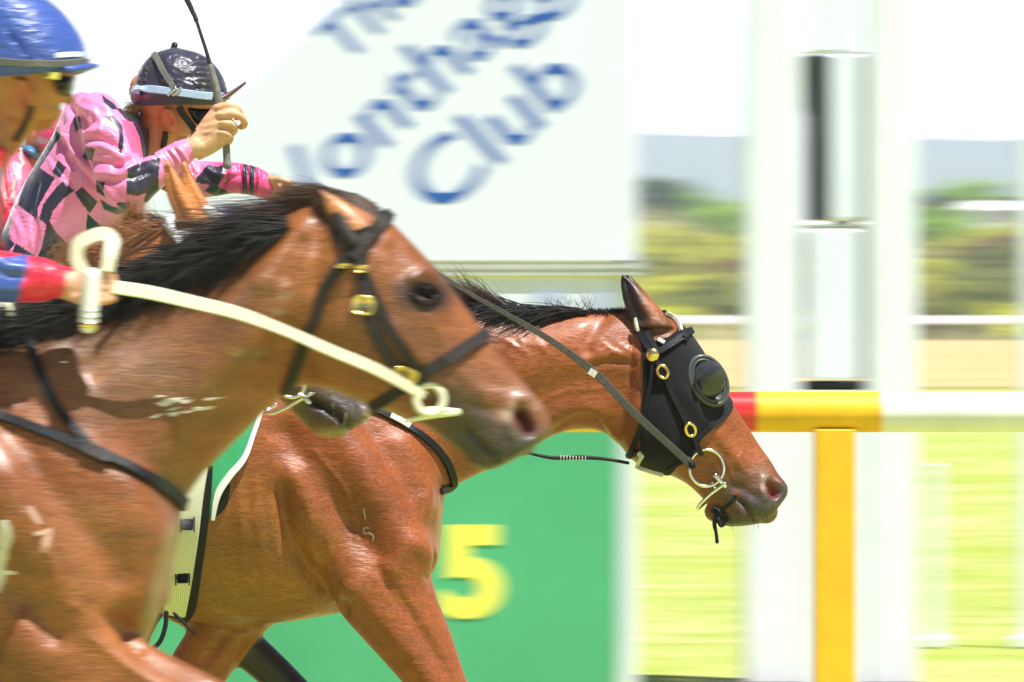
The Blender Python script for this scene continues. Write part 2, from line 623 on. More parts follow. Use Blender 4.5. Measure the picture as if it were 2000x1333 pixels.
M_grass = ground_mat("track grass", (0.36, 0.42, 0.07), (0.52, 0.49, 0.22), (0.26, 0.34, 0.05), 0.22, 1.4)
M_dirt = ground_mat("dry track", (0.58, 0.38, 0.17), (0.64, 0.44, 0.22), (0.50, 0.32, 0.13), 0.02, 0.15)
M_slope = ground_mat("scrub slope", (0.26, 0.24, 0.09), (0.36, 0.30, 0.13), (0.18, 0.19, 0.06), 0.03, 0.2)
M_hill = ground_mat("distant hills", (0.10, 0.13, 0.07), (0.16, 0.17, 0.09), (0.07, 0.10, 0.05), 0.003, 0.02)

def sheet(name, x0, x1, y0, y1, z, m, nx=1, ny=1):
    xs = np.linspace(x0, x1, nx + 1); ys = np.linspace(y0, y1, ny + 1)
    V = [(x, y, z) for y in ys for x in xs]
    fs = [(j * (nx + 1) + i, j * (nx + 1) + i + 1, (j + 1) * (nx + 1) + i + 1, (j + 1) * (nx + 1) + i) for j in range(ny) for i in range(nx)]
    o = make_obj(name, V, fs, m)
    o["kind"] = "structure"
    return o

tag(sheet("ground", -6500, 6500, -300, 6500, 0, M_grass, 4, 4), "bright lime green racecourse grass running to the trees", "grass")
tag(sheet("dry_track", -400, 400, 168, 400, 0.02, M_dirt), "sandy tan dry strip beyond the green grass", "ground")

def terrain(name, x0, x1, y0, y1, nx, ny, fn, m):
    xs = np.linspace(x0, x1, nx + 1); ys = np.linspace(y0, y1, ny + 1)
    V = [(x, y, fn(x, y)) for y in ys for x in xs]
    fs = [(j * (nx + 1) + i, j * (nx + 1) + i + 1, (j + 1) * (nx + 1) + i + 1, (j + 1) * (nx + 1) + i) for j in range(ny) for i in range(nx)]
    o = make_obj(name, V, fs, m); o["kind"] = "structure"
    return o

def wob(x, y):
    return math.sin(x * .11 + 1.3) * .5 + math.sin(x * .047 + y * .013) * .9 + math.sin(x * .23 - y * .02) * .25

def slope_z(x, y):
    t = max(0.0, (y - 396) / 324.0)
    return -0.3 + 9.6 * t ** 1.1 + wob(x, y) * min(1, t * 3) * .36 if y > 393 else -0.3
terrain("slope", -200, 260, 390, 790, 60, 40, slope_z, M_slope)

def hill_z(x, y):
    t = (y - 4700) / 1600.0
    return 128 * math.sin(min(1, max(0, t)) * math.pi / 2) * (1 + .012 * math.sin(x * .0135 + .6) + .009 * math.sin(x * .031) - .00004 * (x - 200)) - 2
tag(terrain("hills", -2600, 2600, 4700, 6300, 90, 16, hill_z, M_hill), "pale blue hazy ridge of distant hills under the white sky", "hills")

# ---------------------------------------------------------------- trees and scrub on the far slope
def leaf_mat(name, c):
    m = mat(name, c, rough=0.7, var=0.45, scale=0.35, spec=0.2)
    return m
M_bark = mat("bark", (0.16, 0.12, 0.08), 0.9, var=.3, scale=3)
LEAVES = [leaf_mat("yellow green leaves", (0.60, 0.62, 0.05)), leaf_mat("olive leaves", (0.24, 0.28, 0.05)),
          leaf_mat("brown scrub", (0.24, 0.16, 0.065)), leaf_mat("dark green leaves", (0.07, 0.135, 0.05)), leaf_mat("fresh green leaves", (0.30, 0.50, 0.06))]

def crown_mesh(seed, w, h, n, leaf):
    rg = np.random.default_rng(seed)
    k = rg.integers(6, 10)
    cs = np.stack([rg.uniform(-.36, .36, k) * w, rg.uniform(-.36, .36, k) * w, rg.uniform(.28, .85, k) * h], 1)
    rs = rg.uniform(.16, .3, k) * w
    V, fs = [], []
    for i in range(n):
        j = rg.integers(k)
        d = rg.normal(size=3); d /= np.linalg.norm(d)
        c = cs[j] + d * rs[j] * rg.uniform(.55, 1.05) * np.array((1, 1, .8))
        if c[2] < .08 * h: c[2] = .08 * h + rg.uniform(0, .1) * h
        u = rg.normal(size=3); u /= np.linalg.norm(u); v = np.cross(u, rg.normal(size=3)); v /= np.linalg.norm(v)
        s = leaf * rg.uniform(.5, 1.2)
        b = len(V)
        V += [c - u * s, c + v * s * .6, c + u * s, c - v * s * .6]
        fs.append((b, b + 1, b + 2, b + 3))
    return np.array(V), fs

def tree_proto(seed, w, h, li, n=420):
    mb = MB()
    limbs = [((0, 0, 0), (0.05 * w, 0, h * .35), (-.03 * w, .02 * w, h * .62))]
    rg = np.random.default_rng(seed + 90)
    for _ in range(4):
        a = rg.uniform(0, 6.28)
        limbs.append(((0.02 * w, 0, h * .22), (math.cos(a) * .15 * w, math.sin(a) * .15 * w, h * .45), (math.cos(a) * .33 * w, math.sin(a) * .33 * w, h * .7)))
    for q, l in enumerate(limbs):
        mb.tube(l, [w * .03, w * .022, w * .008] if q == 0 else [w * .015, w * .011, w * .004], n=6, sub=2)
    V, fs = crown_mesh(seed, w, h, n, .09 * w)
    c = make_obj("crown", V, fs, LEAVES[li], smooth=False)
    t = build(mb, "trunk", M_bark)
    return t, c

TREE_KINDS = [("scrub_bush", "yellow green scrub bush", 4.6, 3.2, 0), ("scrub_bush", "olive scrub bush", 5.2, 3.6, 1), ("scrub_bush", "brown dry scrub bush", 5.0, 3.0, 2),
              ("tree", "dark green tree", 6.5, 6.2, 3), ("tree", "fresh green tree", 7.0, 5.0, 4)]
PROTO = [tree_proto(11 + i * 3, w, h, li) for i, (nm, lb, w, h, li) in enumerate(TREE_KINDS)]
used_proto = set()
BUSHES = []
rgt = np.random.default_rng(5)
SPOTS = []
for row, (D, cnt) in enumerate([(420, 17), (468, 16), (516, 15), (570, 15), (624, 14)]):
    xs = np.linspace(1215, 2060, cnt) + rgt.uniform(-22, 22, cnt)
    for x in xs:
        k = rgt.choice([0, 0, 0, 1, 2, 2, 1] if row < 3 else [0, 0, 4, 0, 0, 2])
        SPOTS.append((x, D + rgt.uniform(-15, 15), int(k), rgt.uniform(.48, .76)))
SPOTS += [(1278, 702, 3, .75), (1305, 708, 3, .6), (1350, 714, 4, .55), (1400, 714, 4, .5), (1830, 690, 3, .6), (1870, 696, 4, .75), (1915, 700, 4, .72), (1960, 705, 3, .48), (2010, 708, 4, .48)]
for i in range(34):                                          # the scrub goes on behind the boards and past the frame
    x = -700 + i * 56 + rgt.uniform(-20, 20) if i < 24 else 2080 + (i - 24) * 70
    SPOTS.append((x, rgt.choice([430, 480, 530, 590]) + rgt.uniform(-12, 12), int(rgt.choice([0, 1, 2, 4])), rgt.uniform(.6, .9)))
for i, (x, D, k, s) in enumerate(SPOTS):
    nm, lb, w, h, li = TREE_KINDS[k]
    t0, c0 = PROTO[k]
    if k not in used_proto:
        used_proto.add(k); t, c = t0, c0
    else:
        t, c = t0.copy(), c0.copy()
        SC.collection.objects.link(t); SC.collection.objects.link(c)
    # the trunk is a part: the thing is an Empty at the foot of the tree
    e = bpy.data.objects.new(nm, None); SC.collection.objects.link(e)
    q = P(x, 600, D)
    e.location = (q[0], D, slope_z(q[0], D) - .1)
    e.rotation_euler = (0, 0, rgt.uniform(0, 6.28)); e.scale = (s, s, s * rgt.uniform(.85, 1.15))
    t.name, c.name = "trunk", "crown"
    t.parent = e; c.parent = e
    where = ("hidden behind the signboard" if x < 1200 else "between signboard and winning post" if x < 1455 else "behind the winning post columns" if x < 1790 else "right of the winning post")
    dist = "low on the far slope" if D < 492 else "halfway up the far slope" if D < 600 else "high on the far slope" if D < 660 else "on the slope skyline"
    tag(e, f"{lb} {dist} {where}"[:200], "tree" if nm == "tree" else "bush", f"{lb} growing {dist} {where}")

# the summer air between the far slope and the hills
def haze():
    mb = MB(); mb.box((0, 3050, 78), (13600, 7100, 158))
    m = bpy.data.materials.new("haze"); m.use_nodes = True; t = m.node_tree
    t.nodes.remove(t.nodes["Principled BSDF"])
    v = node(t, "ShaderNodeVolumePrincipled")
    v.inputs["Color"].default_value = (.62, .70, 1.0, 1); v.inputs["Density"].default_value = 0.00024; v.inputs["Anisotropy"].default_value = -0.15
    t.links.new(v.outputs[0], t.nodes["Material Output"].inputs["Volume"])
    o = build(mb, "haze", m, None, False); o["kind"] = "stuff"
    tag(o, "pale bluish summer haze in front of the distant hills", "haze")
haze()

# white shed roof far up the slope
M_white = mat("white paint", (0.73, 0.77, 0.87), 0.45, var=.04, scale=6, bump=.05)
M_tin = mat("white roof sheet", (0.82, 0.82, 0.80), 0.5, var=.05, scale=.5)
def shed():
    e = bpy.data.objects.new("shed", None); SC.collection.objects.link(e)
    q = P(1938, 410, 654); e.location = (q[0], 654, q[2] - 1.45); e.scale = (.6, .6, .6)
    mb = MB(); mb.box((0, 0, 1.2), (6.2, 5, 2.4)); build(mb, "wall", M_white, e, False)
    mb = MB()
    V = [(-3.6, -3, 2.41), (3.6, -3, 2.41), (3.6, 3, 2.41), (-3.6, 3, 2.41), (-3.0, 0, 3.5), (3.0, 0, 3.5)]
    mb.add(V, [(0, 1, 5, 4), (2, 3, 4, 5), (0, 4, 3), (1, 2, 5), (0, 3, 2, 1)]); build(mb, "roof", M_tin, e, False)
    tag(e, "small shed with a low white roof among the far trees", "shed")
shed()

# white rail on the far side of the course
def far_rail():
    D = 372.0
    e = bpy.data.objects.new("course_rail", None); SC.collection.objects.link(e)
    e.location = (12, D, 0)
    mb = MB()
    mb.box((6, 0, 1.03), (70, .08, .34), .03)
    build(mb, "rail", M_white, e, False)
    mb = MB(); mb.box((0, 0.09, .43), (.14, .1, .86), .02)
    p0 = build(mb, "post", M_white, None, False)
    for i in range(18):
        p = p0 if i == 0 else p0.copy()
        if i: SC.collection.objects.link(p)
        p.parent = e; p.location = (-28 + i * 4.0, 0, 0)
    tag(e, "long white rail across the far side of the racecourse", "rail")
far_rail()

# ---------------------------------------------------------------- signboard
M_sign = mat("sign white", (0.69, 0.735, 0.875), 0.42, var=.03, scale=2.5)
M_blue = mat("sign lettering blue", (0.012, 0.09, 0.42), 0.5, var=.06, scale=8)
M_grey = mat("galvanised rail", (0.50, 0.52, 0.52), 0.5, metal=.3, var=.1, scale=12)
M_olive = mat("olive edge", (0.36, 0.38, 0.10), 0.6, var=.1, scale=12)
M_paleblue = mat("pale blue paint", (0.42, 0.48, 0.66), 0.5, var=.05, scale=4)

def text_part(name, body, px, py, D, ang, size, parent, m, depth=0.006, bold=0.018, sx=1.0, align='CENTER'):
    cu = bpy.data.curves.new(name, 'FONT')
    cu.body = body; cu.size = size; cu.extrude = depth; cu.offset = bold; cu.align_x = align; cu.align_y = 'BOTTOM_BASELINE'
    o = bpy.data.objects.new("tmp", cu); SC.collection.objects.link(o)
    dg = bpy.context.evaluated_depsgraph_get()
    me = bpy.data.meshes.new_from_object(o.evaluated_get(dg))
    bpy.data.objects.remove(o); bpy.data.curves.remove(cu)
    me.name = name
    r = Matrix.Translation(P(px, py, D)) @ Matrix.Rotation(math.radians(90), 4, 'X') @ Matrix.Rotation(ang, 4, 'Z') @ Matrix.Diagonal((sx, 1, 1, 1))
    me.transform(r)
    me.materials.clear(); me.materials.append(m)
    t = bpy.data.objects.new(name, me); SC.collection.objects.link(t)
    t.parent = parent
    return t

def signboard():
    mb = MB(); mb.prism([(114, 509), (1238, 509), (1238, -420), (1124, -420)], DS, .04)
    V, f = mb.arrays()
    root = bpy.data.objects.new("signboard", None); SC.collection.objects.link(root)
    build(mb, "board", M_sign, root, False)
    mb = MB(); mb.prism([(100, 525), (1262, 525), (1262, 513), (100, 513)], DS, .035); mb.prism([(100, 538), (1262, 538), (1262, 526.5), (100, 526.5)], DS, .03)
    build(mb, "lower_rail", M_grey, root, False)
    mb = MB(); mb.prism([(100, 543), (1236, 543), (1236, 539), (100, 539)], DS, .05)
    build(mb, "edge_strip", M_olive, root, False)
    mb = MB(); mb.prism([(100, 720), (1200, 720), (1200, 544), (100, 544)], DS, .03)
    build(mb, "lower_board", M_sign, root, False)
    for x0, x1 in ((880, 960), (1040, 1105), (1150, 1198)):
        mb = MB(); mb.prism([(x0, 604), (x1, 604), (x1, 571), (x0, 571)], DS - .034, .004)
        build(mb, "blue_panel", M_paleblue, root, False)
    for x0, x1 in ((1206, 1244), (60, 98)):
        mb = MB(); a = P(x0, 0, DS); b = P(x1, 0, DS)
        mb.box(((a[0] + b[0]) / 2, DS + .09, 1.9 if x0 > 1000 else 1.5), (b[0] - a[0], .09, 3.8 if x0 > 1000 else 3.0), .01)
        build(mb, "post", M_white, root, False)
    A = math.radians(42)
    up = np.array((math.cos(A), -math.sin(A))); vp = np.array((math.sin(A), math.cos(A)))
    def at(u, v): return u * up + v * vp
    s = 178 / (F / DS)
    for nm, body, u, v, sz in (("lettering", "Wonthaggi", 468, 718, s), ("lettering", "Club", 545, 891, s * 1.0), ("lettering", "The", 518, 544, s * .72)):
        x, y = at(u, v)
        text_part(nm, body, x, y, DS - .0408, A, sz, root, M_blue, depth=.001, bold=.003, sx=1.16 if body == "Club" else 1.06)
    tag(root, "white signboard with blue slanted lettering The Wonthaggi Club and a diagonal left edge", "sign")
signboard()

# green number board
M_green = mat("board green", (0.062, 0.36, 0.175), 0.45, var=.22, scale=.9)
M_yel = mat("numeral yellow", (0.86, 0.78, 0.10), 0.5, var=.05, scale=6)
def number_board():
    root = bpy.data.objects.new("number_board", None); SC.collection.objects.link(root)
    mb = MB(); mb.prism([(90, 1338), (1207, 1338), (1207, 742), (90, 742)], DS - .2, .05)
    build(mb, "panel", M_green, root, False)
    mb = MB(); mb.prism([(90, 741), (1207, 741), (1207, 730), (90, 730)], DS - .2, .06)
    build(mb, "top_edge", M_olive, root, False)
    text_part("numeral", "5", 922, 1198, DS - .2528, 0, 238 / (F / DS), root, M_yel, depth=.002, bold=.02, sx=1.08)
    tag(root, "green board with a big yellow number 5 behind the horses", "board")
number_board()

# ---------------------------------------------------------------- winning post
M_slot = mat("dark slot", (0.012, 0.013, 0.018), 0.7, var=.2, scale=8)
M_frost = mat("frosted panel", (0.70, 0.77, 0.90), 0.4, var=.04, scale=2, coat=.1)
M_soil = mat("brown soil", (0.20, 0.13, 0.07), 0.9, var=.3, scale=12, bump=.6)
def winning_post():
    root = bpy.data.objects.new("winning_post", None); SC.collection.objects.link(root)
    k = DS / F
    def bx(name, x0, x1, y0, y1, dep, dy, m, bev=.012):
        a = P(x0, y1, DS); b = P(x1, y0, DS)
        mb = MB(); mb.box(((a[0] + b[0]) / 2, DS + dy, (a[2] + b[2]) / 2), (b[0] - a[0], dep, b[2] - a[2]), bev)
        return build(mb, name, m, root, False)
    gy = 600 + 1.6 / k
    bx("column", 1452, 1560, -260, gy, .24, 0, M_white, .02)
    bx("column", 1690, 1788, -260, gy, .24, 0, M_white, .02)
    bx("upper_panel", 1574, 1678, -250, 104, .03, -.09, M_frost); bx("lintel", 1562, 1688, 98, 107, .06, -.07, M_white)
    bx("slot", 1574, 1620, 108, 430, .03, .0, M_slot)
    bx("frosted_panel", 1620, 1676, 108, 430, .03, -.10, M_frost)
    bx("jamb", 1677, 1688, 108, 742, .06, 0, M_grey)
    bx("jamb", 1563, 1574, 108, 742, .06, 0, M_white)
    bx("crossbar", 1562, 1689, 433, 446, .06, -.07, M_grey)
    bx("lower_panel", 1576, 1676, 448, 742, .03, -.10, M_frost)
    bx("sill", 1562, 1689, 744, 762, .12, 0, M_slot)
    bx("skirt_panel", 1562, 1688, 764, gy, .04, -.10, M_white)
    for x0, x1 in ((1440, 1572), (1680, 1800)):
        bx("footing", x0, x1, gy - 12, gy + 2, .45, 0, M_soil, .02)
    tag(root, "tall winning post of two white columns with a dark slot and frosted panel between", "post")
winning_post()

# slender marker posts
def marker(x0, x1, ytop, ybot, D, label):
    a = P(x0, ybot, D); b = P(x1, ytop, D)
    mb = MB(); w = b[0] - a[0]
    mb.box((0, 0, b[2] / 2), (w, w, b[2]), .01)
    mb.box((0, 0, .03), (w * 2.2, w * 2.2, .06), .01)
    o = build(mb, "marker_post", M_white, None, False)
    o.location = ((a[0] + b[0]) / 2, D, 0)
    tag(o, label, "post")
marker(1994, 2020, 262, 1268, 40.0, "tall white marker post at the right edge of the photo")
marker(1815, 1838, 905, 1268, 40.0, "short thin white marker post right of the winning post")

# ---------------------------------------------------------------- running rail
M_rail_w = mat("rail white", (0.80, 0.80, 0.78), 0.45, var=.10, scale=7, coat=.1, bump=.1)
M_rail_y = mat("rail yellow", (0.86, 0.48, 0.012), 0.55, var=.12, scale=10, bump=.1)
M_rail_r = mat("rail red", (0.72, 0.03, 0.03), 0.3, var=.05, scale=10, coat=.3)
def running_rail():
    root = bpy.data.objects.new("running_rail", None); SC.collection.objects.link(root)
    r = 39.5 * DR / F
    zc = P(0, 805, DR)[2]
    def seg(x0, x1, m, rr):
        mb = MB()
        mb.tube([(P(x0, 0, DR)[0], DR, zc), (P(x1, 0, DR)[0], DR, zc)], [rr, rr], n=36, sub=3, round_ends=False)
        sharp(build(mb, "rail_length", m, root))
    seg(-1500, 1384, M_rail_y, r); seg(1384, 1478, M_rail_r, r); seg(1478, 1722, M_rail_y, r); seg(1722, 5200, M_rail_w, r)
    for x, m in ((1630, M_rail_y), (5000, M_rail_w), (-1400, M_rail_y)):
        mb = MB(); q = P(x, 0, DR)
        w_ = 80 * DR / F; mb.box((q[0], DR + .01, (zc - r * .8) / 2), (w_, w_, zc - r * .8), .006)
        build(mb, "post", m, root, False)
    tag(root, "round running rail with red, yellow and white lengths on a yellow post", "rail")
running_rail()
# ---------------------------------------------------------------- horses: materials
def coat_mat(name, rough=0.36):
    """short glossy hair: colour from the painted markings, fine hair grain along the body, sweat sheen"""
    m, t, b = new_mat(name)
    tc = node(t, "ShaderNodeTexCoord")
    at = node(t, "ShaderNodeAttribute", attribute_name="Col")
    mp = node(t, "ShaderNodeMapping"); mp.inputs["Rotation"].default_value = (0, math.radians(-35), 0); mp.inputs["Scale"].default_value = (0.22, 1, 1)
    t.links.new(tc.outputs["Object"], mp.inputs["Vector"])
    hair = node(t, "ShaderNodeTexNoise"); setin(hair, Scale=230.0, Detail=4.0, Roughness=0.7)
    t.links.new(mp.outputs[0], hair.inputs["Vector"])
    mid = node(t, "ShaderNodeTexNoise"); setin(mid, Scale=26.0, Detail=5.0, Roughness=0.62)
    t.links.new(mp.outputs[0], mid.inputs["Vector"])
    big = node(t, "ShaderNodeTexNoise"); setin(big, Scale=4.5, Detail=3.0, Roughness=0.5)
    t.links.new(tc.outputs["Object"], big.inputs["Vector"])
    def mul(a, src, lo, hi, f0=.3, f1=.7):
        r = node(t, "ShaderNodeMapRange"); setin(r, From_Min=f0, From_Max=f1, To_Min=lo, To_Max=hi)
        t.links.new(src, r.inputs["Value"])
        x = node(t, "ShaderNodeMix", data_type='RGBA', blend_type='MULTIPLY'); x.inputs["Factor"].default_value = 1
        t.links.new(a, x.inputs["A"]); t.links.new(r.outputs[0], x.inputs["B"])
        return x.outputs["Result"]
    c = mul(at.outputs["Color"], hair.outputs["Fac"], .58, 1.42)
    c = mul(c, mid.outputs["Fac"], .82, 1.16)
    c = mul(c, big.outputs["Fac"], .80, 1.20)
    t.links.new(c, b.inputs["Base Color"])
    rr = node(t, "ShaderNodeMapRange"); setin(rr, From_Min=.3, From_Max=.7, To_Min=rough - .09, To_Max=rough + .14)
    t.links.new(big.outputs["Fac"], rr.inputs["Value"]); t.links.new(rr.outputs[0], b.inputs["Roughness"])
    b.inputs["Specular IOR Level"].default_value = 0.42
    b.inputs["Sheen Weight"].default_value = 0.04
    b.inputs["Sheen Roughness"].default_value = 0.4
    b.inputs["Coat Weight"].default_value = 0.20
    b.inputs["Coat Roughness"].default_value = 0.26
    b1 = node(t, "ShaderNodeBump"); setin(b1, Strength=0.6, Distance=0.0022)
    t.links.new(hair.outputs["Fac"], b1.inputs["Height"])
    b2 = node(t, "ShaderNodeBump"); setin(b2, Strength=0.6, Distance=0.007)
    t.links.new(mid.outputs["Fac"], b2.inputs["Height"]); t.links.new(b1.outputs[0], b2.inputs["Normal"])
    t.links.new(b2.outputs[0], b.inputs["Normal"])
    return m

M_coat = coat_mat("horse coat")
M_mane = mat("black mane hair", (0.014, 0.011, 0.010), 0.40, var=.5, scale=30, spec=.45)
M_mane_br = mat("brown mane hair", (0.085, 0.04, 0.022), 0.4, var=.5, scale=30, spec=.6)
M_mane_red = mat("chestnut mane hair", (0.36, 0.15, 0.05), 0.45, var=.5, scale=30, spec=.5)
M_leather = mat("dark leather", (0.008, 0.009, 0.013), 0.5, var=.35, scale=60, bump=.25, spec=.28)
M_leather_br = mat("brown black leather", (0.026, 0.021, 0.018), 0.5, var=.35, scale=60, bump=.25, spec=.3)
M_hood = mat("black mesh hood", (0.006, 0.006, 0.009), 0.8, var=.4, scale=300, bump=.7, bscale=700, sheen=.08, spec=.25)
M_gold = mat("brass", (0.85, 0.62, 0.20), 0.22, metal=1.0, var=.12, scale=90, bump=.06)
M_steel = mat("steel", (0.86, 0.85, 0.80), 0.16, metal=1.0, var=.06, scale=90)
M_plastic = mat("black plastic cup", (0.045, 0.048, 0.058), 0.24, var=.3, scale=60, coat=.3)
M_cupgrey = mat("grey cup flange", (0.055, 0.062, 0.056), 0.4, var=.25, scale=60, coat=.2)
M_pipe = mat("pale piping", (0.62, 0.60, 0.52), 0.6, var=.25, scale=120)
M_rein_y = mat("pale rubber rein", (0.78, 0.78, 0.56), 0.45, var=.14, scale=60, bump=.15)
M_brand = mat("white brand hair", (0.40, 0.31, 0.26), 0.6, var=.3, scale=200)
M_rein = mat("grey rubber rein", (0.085, 0.078, 0.068), 0.6, var=.5, scale=300, bump=.6, stretch=(1, 1, .25))
M_eye = mat("horse eye", (0.008, 0.006, 0.007), 0.45, var=.1, scale=20, spec=.06)
M_flesh = mat("inner nostril", (0.30, 0.02, 0.025), 0.35, var=.3, scale=60)
M_hoof = mat("hoof horn", (0.05, 0.045, 0.04), 0.5, var=.3, scale=20)
M_foam = mat("foam", (0.72, 0.66, 0.58), 0.5, var=.1, scale=90, bump=.4)

def web_mat():
    """woven girth webbing: diagonal weave"""
    m, t, b = new_mat("girth webbing")
    tc = node(t, "ShaderNodeTexCoord")
    br = node(t, "ShaderNodeTexWave", wave_type='BANDS', bands_direction='DIAGONAL'); setin(br, Scale=150.0, Distortion=0.4)
    t.links.new(tc.outputs["Object"], br.inputs["Vector"])
    rp = node(t, "ShaderNodeValToRGB"); rp.color_ramp.elements[0].color = (.55, .55, .38, 1); rp.color_ramp.elements[1].color = (.90, .89, .74, 1)
    t.links.new(br.outputs["Fac"], rp.inputs[0]); t.links.new(rp.outputs[0], b.inputs["Base Color"])
    bp = node(t, "ShaderNodeBump"); setin(bp, Strength=.5, Distance=.002); t.links.new(br.outputs["Fac"], bp.inputs["Height"]); t.links.new(bp.outputs[0], b.inputs["Normal"])
    b.inputs["Roughness"].default_value = .6
    return m
M_web = web_mat()

def ear(mb, D, tip, l1, l2, r2, r1, dy, w=0.03):
    """ear: outline tip, upper-left, base-left, base-right, upper-right (photo px), depth shift, half thickness"""
    st = []
    for t in np.linspace(0, 1, 7):
        def bez(a, b, c):
            a, b, c = map(np.array, (a, b, c)); return (1 - t) ** 2 * a + 2 * t * (1 - t) * b + t * t * c
        L = bez(l2, l1, tip); R = bez(r2, r1, tip)
        st.append((*R, *L, w * (1 - .75 * t ** 1.5), dy + .02 * t))
    mb.loft(rings_of(st, D, n=20, sub=4))

def leg_down(mb, D, pts, dy):
    """lower leg: (x, y, half width px) down to the hoof"""
    limb(mb, [(x, y, r, dy) for x, y, r in pts], D)

def crest_roots(fl_bvh, D, path, n, seed, jit=5, down=0):
    rg = np.random.default_rng(seed)
    p = catmull(np.array(path, float), 12)
    i = rg.uniform(0, len(p) - 1.001, n); k = i.astype(int); f = (i - k)[:, None]
    q = p[k] * (1 - f) + p[k + 1] * f
    q = q + rg.normal(0, jit, q.shape) + np.stack([np.zeros(n), rg.uniform(0, down, n)], 1)
    return q

BAY = (0.33, 0.084, 0.021)
BAY_DK = (0.15, 0.05, 0.022)
POINT = (0.028, 0.022, 0.022)
# ---------------------------------------------------------------- the hooded bay (middle distance)
D2 = 20.0
def hooded_horse():
    D = D2
    mb = MB()
    # trunk, chest to rump
    mb.loft(rings_of([(866, 960, 862, 1050, .05), (850, 905, 846, 1120, .13), (815, 830, 805, 1160, .185), (750, 740, 735, 1185, .215), (660, 660, 655, 1200, .225),
                      (560, 606, 560, 1216, .235), (450, 592, 450, 1224, .255), (340, 606, 345, 1208, .28), (200, 628, 200, 1176, .30), (50, 630, 50, 1140, .30),
                      (-100, 610, -100, 1090, .29), (-230, 596, -230, 1050, .28), (-340, 620, -350, 1000, .25), (-420, 690, -425, 960, .18), (-455, 770, -455, 880, .07)], D))
    # neck
    mb.loft(rings_of([(560, 604, 800, 1060, .17), (690, 596, 872, 965, .135), (800, 590, 930, 930, .112), (900, 594, 1000, 898, .098), (1000, 606, 1062, 862, .09),
                      (1090, 613, 1112, 842, .084), (1170, 611, 1172, 843, .08), (1232, 608, 1216, 874, .078)], D))
    # head
    mb.loft(rings_of([(1225, 608, 1205, 850, .06), (1268, 606, 1216, 876, .085, 0, 2.2), (1306, 618, 1232, 896, .097, 0, 2.3), (1340, 646, 1254, 912, .100, 0, 2.4), (1366, 680, 1280, 920, .098, 0, 2.4), (1390, 720, 1304, 927, .090, 0, 2.3),
                      (1412, 760, 1326, 937, .076, 0, 2.2), (1434, 794, 1347, 950, .064), (1460, 833, 1368, 970, .056), (1483, 869, 1388, 992, .051), (1505, 900, 1405, 1012, .052),
                      (1520, 925, 1422, 1026, .055), (1533, 942, 1450, 1028, .053), (1539, 956, 1474, 1025, .046), (1535, 972, 1497, 1020, .03)], D))
    # lower lip and upper lip
    limb(mb, [(1395, 1000, 20, 0), (1425, 1008, 21, 0), (1450, 1012, 17, 0)], D)
    limb(mb, [(1488, 985, 30, 0), (1496, 1000, 24, 0)], D)
    for s in (-1, 1):
        ear(mb, D, (1213 + (0 if s < 0 else 12), 533), (1205, 585), (1240, 640), (1318, 640), (1262, 565), s * .055, .03)
        # foreleg: shoulder, forearm
    mb.loft(rings_of([(610, 1010, 846, 960, .08, -.13), (640, 1120, 842, 1098, .095, -.13), (664, 1190, 856, 1165, .088, -.13), (706, 1240, 880, 1225, .078, -.13), (752, 1290, 900, 1285, .068, -.13), (800, 1345, 920, 1340, .060, -.13),
                      (868, 1430, 958, 1415, .05, -.12), (925, 1520, 1000, 1505, .045, -.11), (970, 1600, 1030, 1585, .034, -.11), (1010, 1690, 1058, 1680, .028, -.10), (1048, 1770, 1102, 1755, .034, -.10), (1082, 1825, 1140, 1808, .04, -.1)], D))
    limb(mb, [(1110, 1830, 44, -.1), (1140, 1880, 52, -.1)], D)
    # far foreleg folded back
    mb.loft(rings_of([(450, 1080, 700, 1080, .08, .12), (430, 1150, 600, 1170, .08, .12), (390, 1200, 545, 1215, .075, .12), (352, 1250, 503, 1250, .066, .12), (318, 1310, 450, 1320, .055, .12), (290, 1390, 395, 1400, .045, .12), (280, 1450, 360, 1460, .045, .12)], D))
    limb(mb, [(320, 1450, 40, .12), (230, 1490, 26, .12), (110, 1530, 24, .12), (60, 1540, 32, .12), (10, 1500, 34, .12), (-30, 1450, 44, .12)], D)
    # hind legs
    for s, pts in ((-1, [(-300, 900, 190, 0), (-150, 1080, 130, 0), (-230, 1260, 70, 0), (-330, 1380, 48, 0), (-270, 1560, 30, 0), (-200, 1720, 36, 0), (-150, 1790, 40, 0), (-110, 1850, 55, 0)]),
                   (1, [(-280, 900, 190, 0), (-40, 1060, 130, 0), (150, 1130, 80, 0), (330, 1165, 50, 0), (500, 1290, 38, 0), (620, 1410, 36, 0), (690, 1480, 40, 0), (760, 1520, 52, 0)])):
        limb(mb, [(x, y, r, s * (.14 if i else .10)) for i, (x, y, r, _) in enumerate(pts)], D)
    limb(mb, [(-420, 740, 40, 0), (-470, 800, 34, 0), (-520, 900, 26, 0)], D)      # dock
    V, Q = remesh(mb, 0.0048, 4)
    fl = Flesh(V, Q, D)
    fl.gain, fl.gx = 1.5, 1000
    soft = ((fl.px < 1190) | ((fl.py > 1250))).astype(float)
    fl.smooth(26, .55, soft)
    S = fl.stroke
    # head: eye rim under the cup, cheek, facial crest, nasal bone, chin groove, nostril, lips
    S([(1330, 760), (1400, 850), (1440, 900)], 13, 5)                 # facial crest
    S([(1440, 840), (1490, 910)], 16, -3.5)
    S([(1400, 905), (1440, 950)], 18, -4)
    S([(1250, 700), (1240, 800), (1262, 890)], 16, 6)                 # jaw edge
    S([(1290, 800), (1310, 880)], 30, 5)
    S([(1506, 948), (1519, 944), (1532, 950), (1534, 966)], 9, 6)     # nostril rim
    S([(1492, 938), (1488, 955), (1494, 972)], 8, 7)
    S([(1500, 945), (1507, 958), (1513, 966)], 9, -20)                # nostril hollow
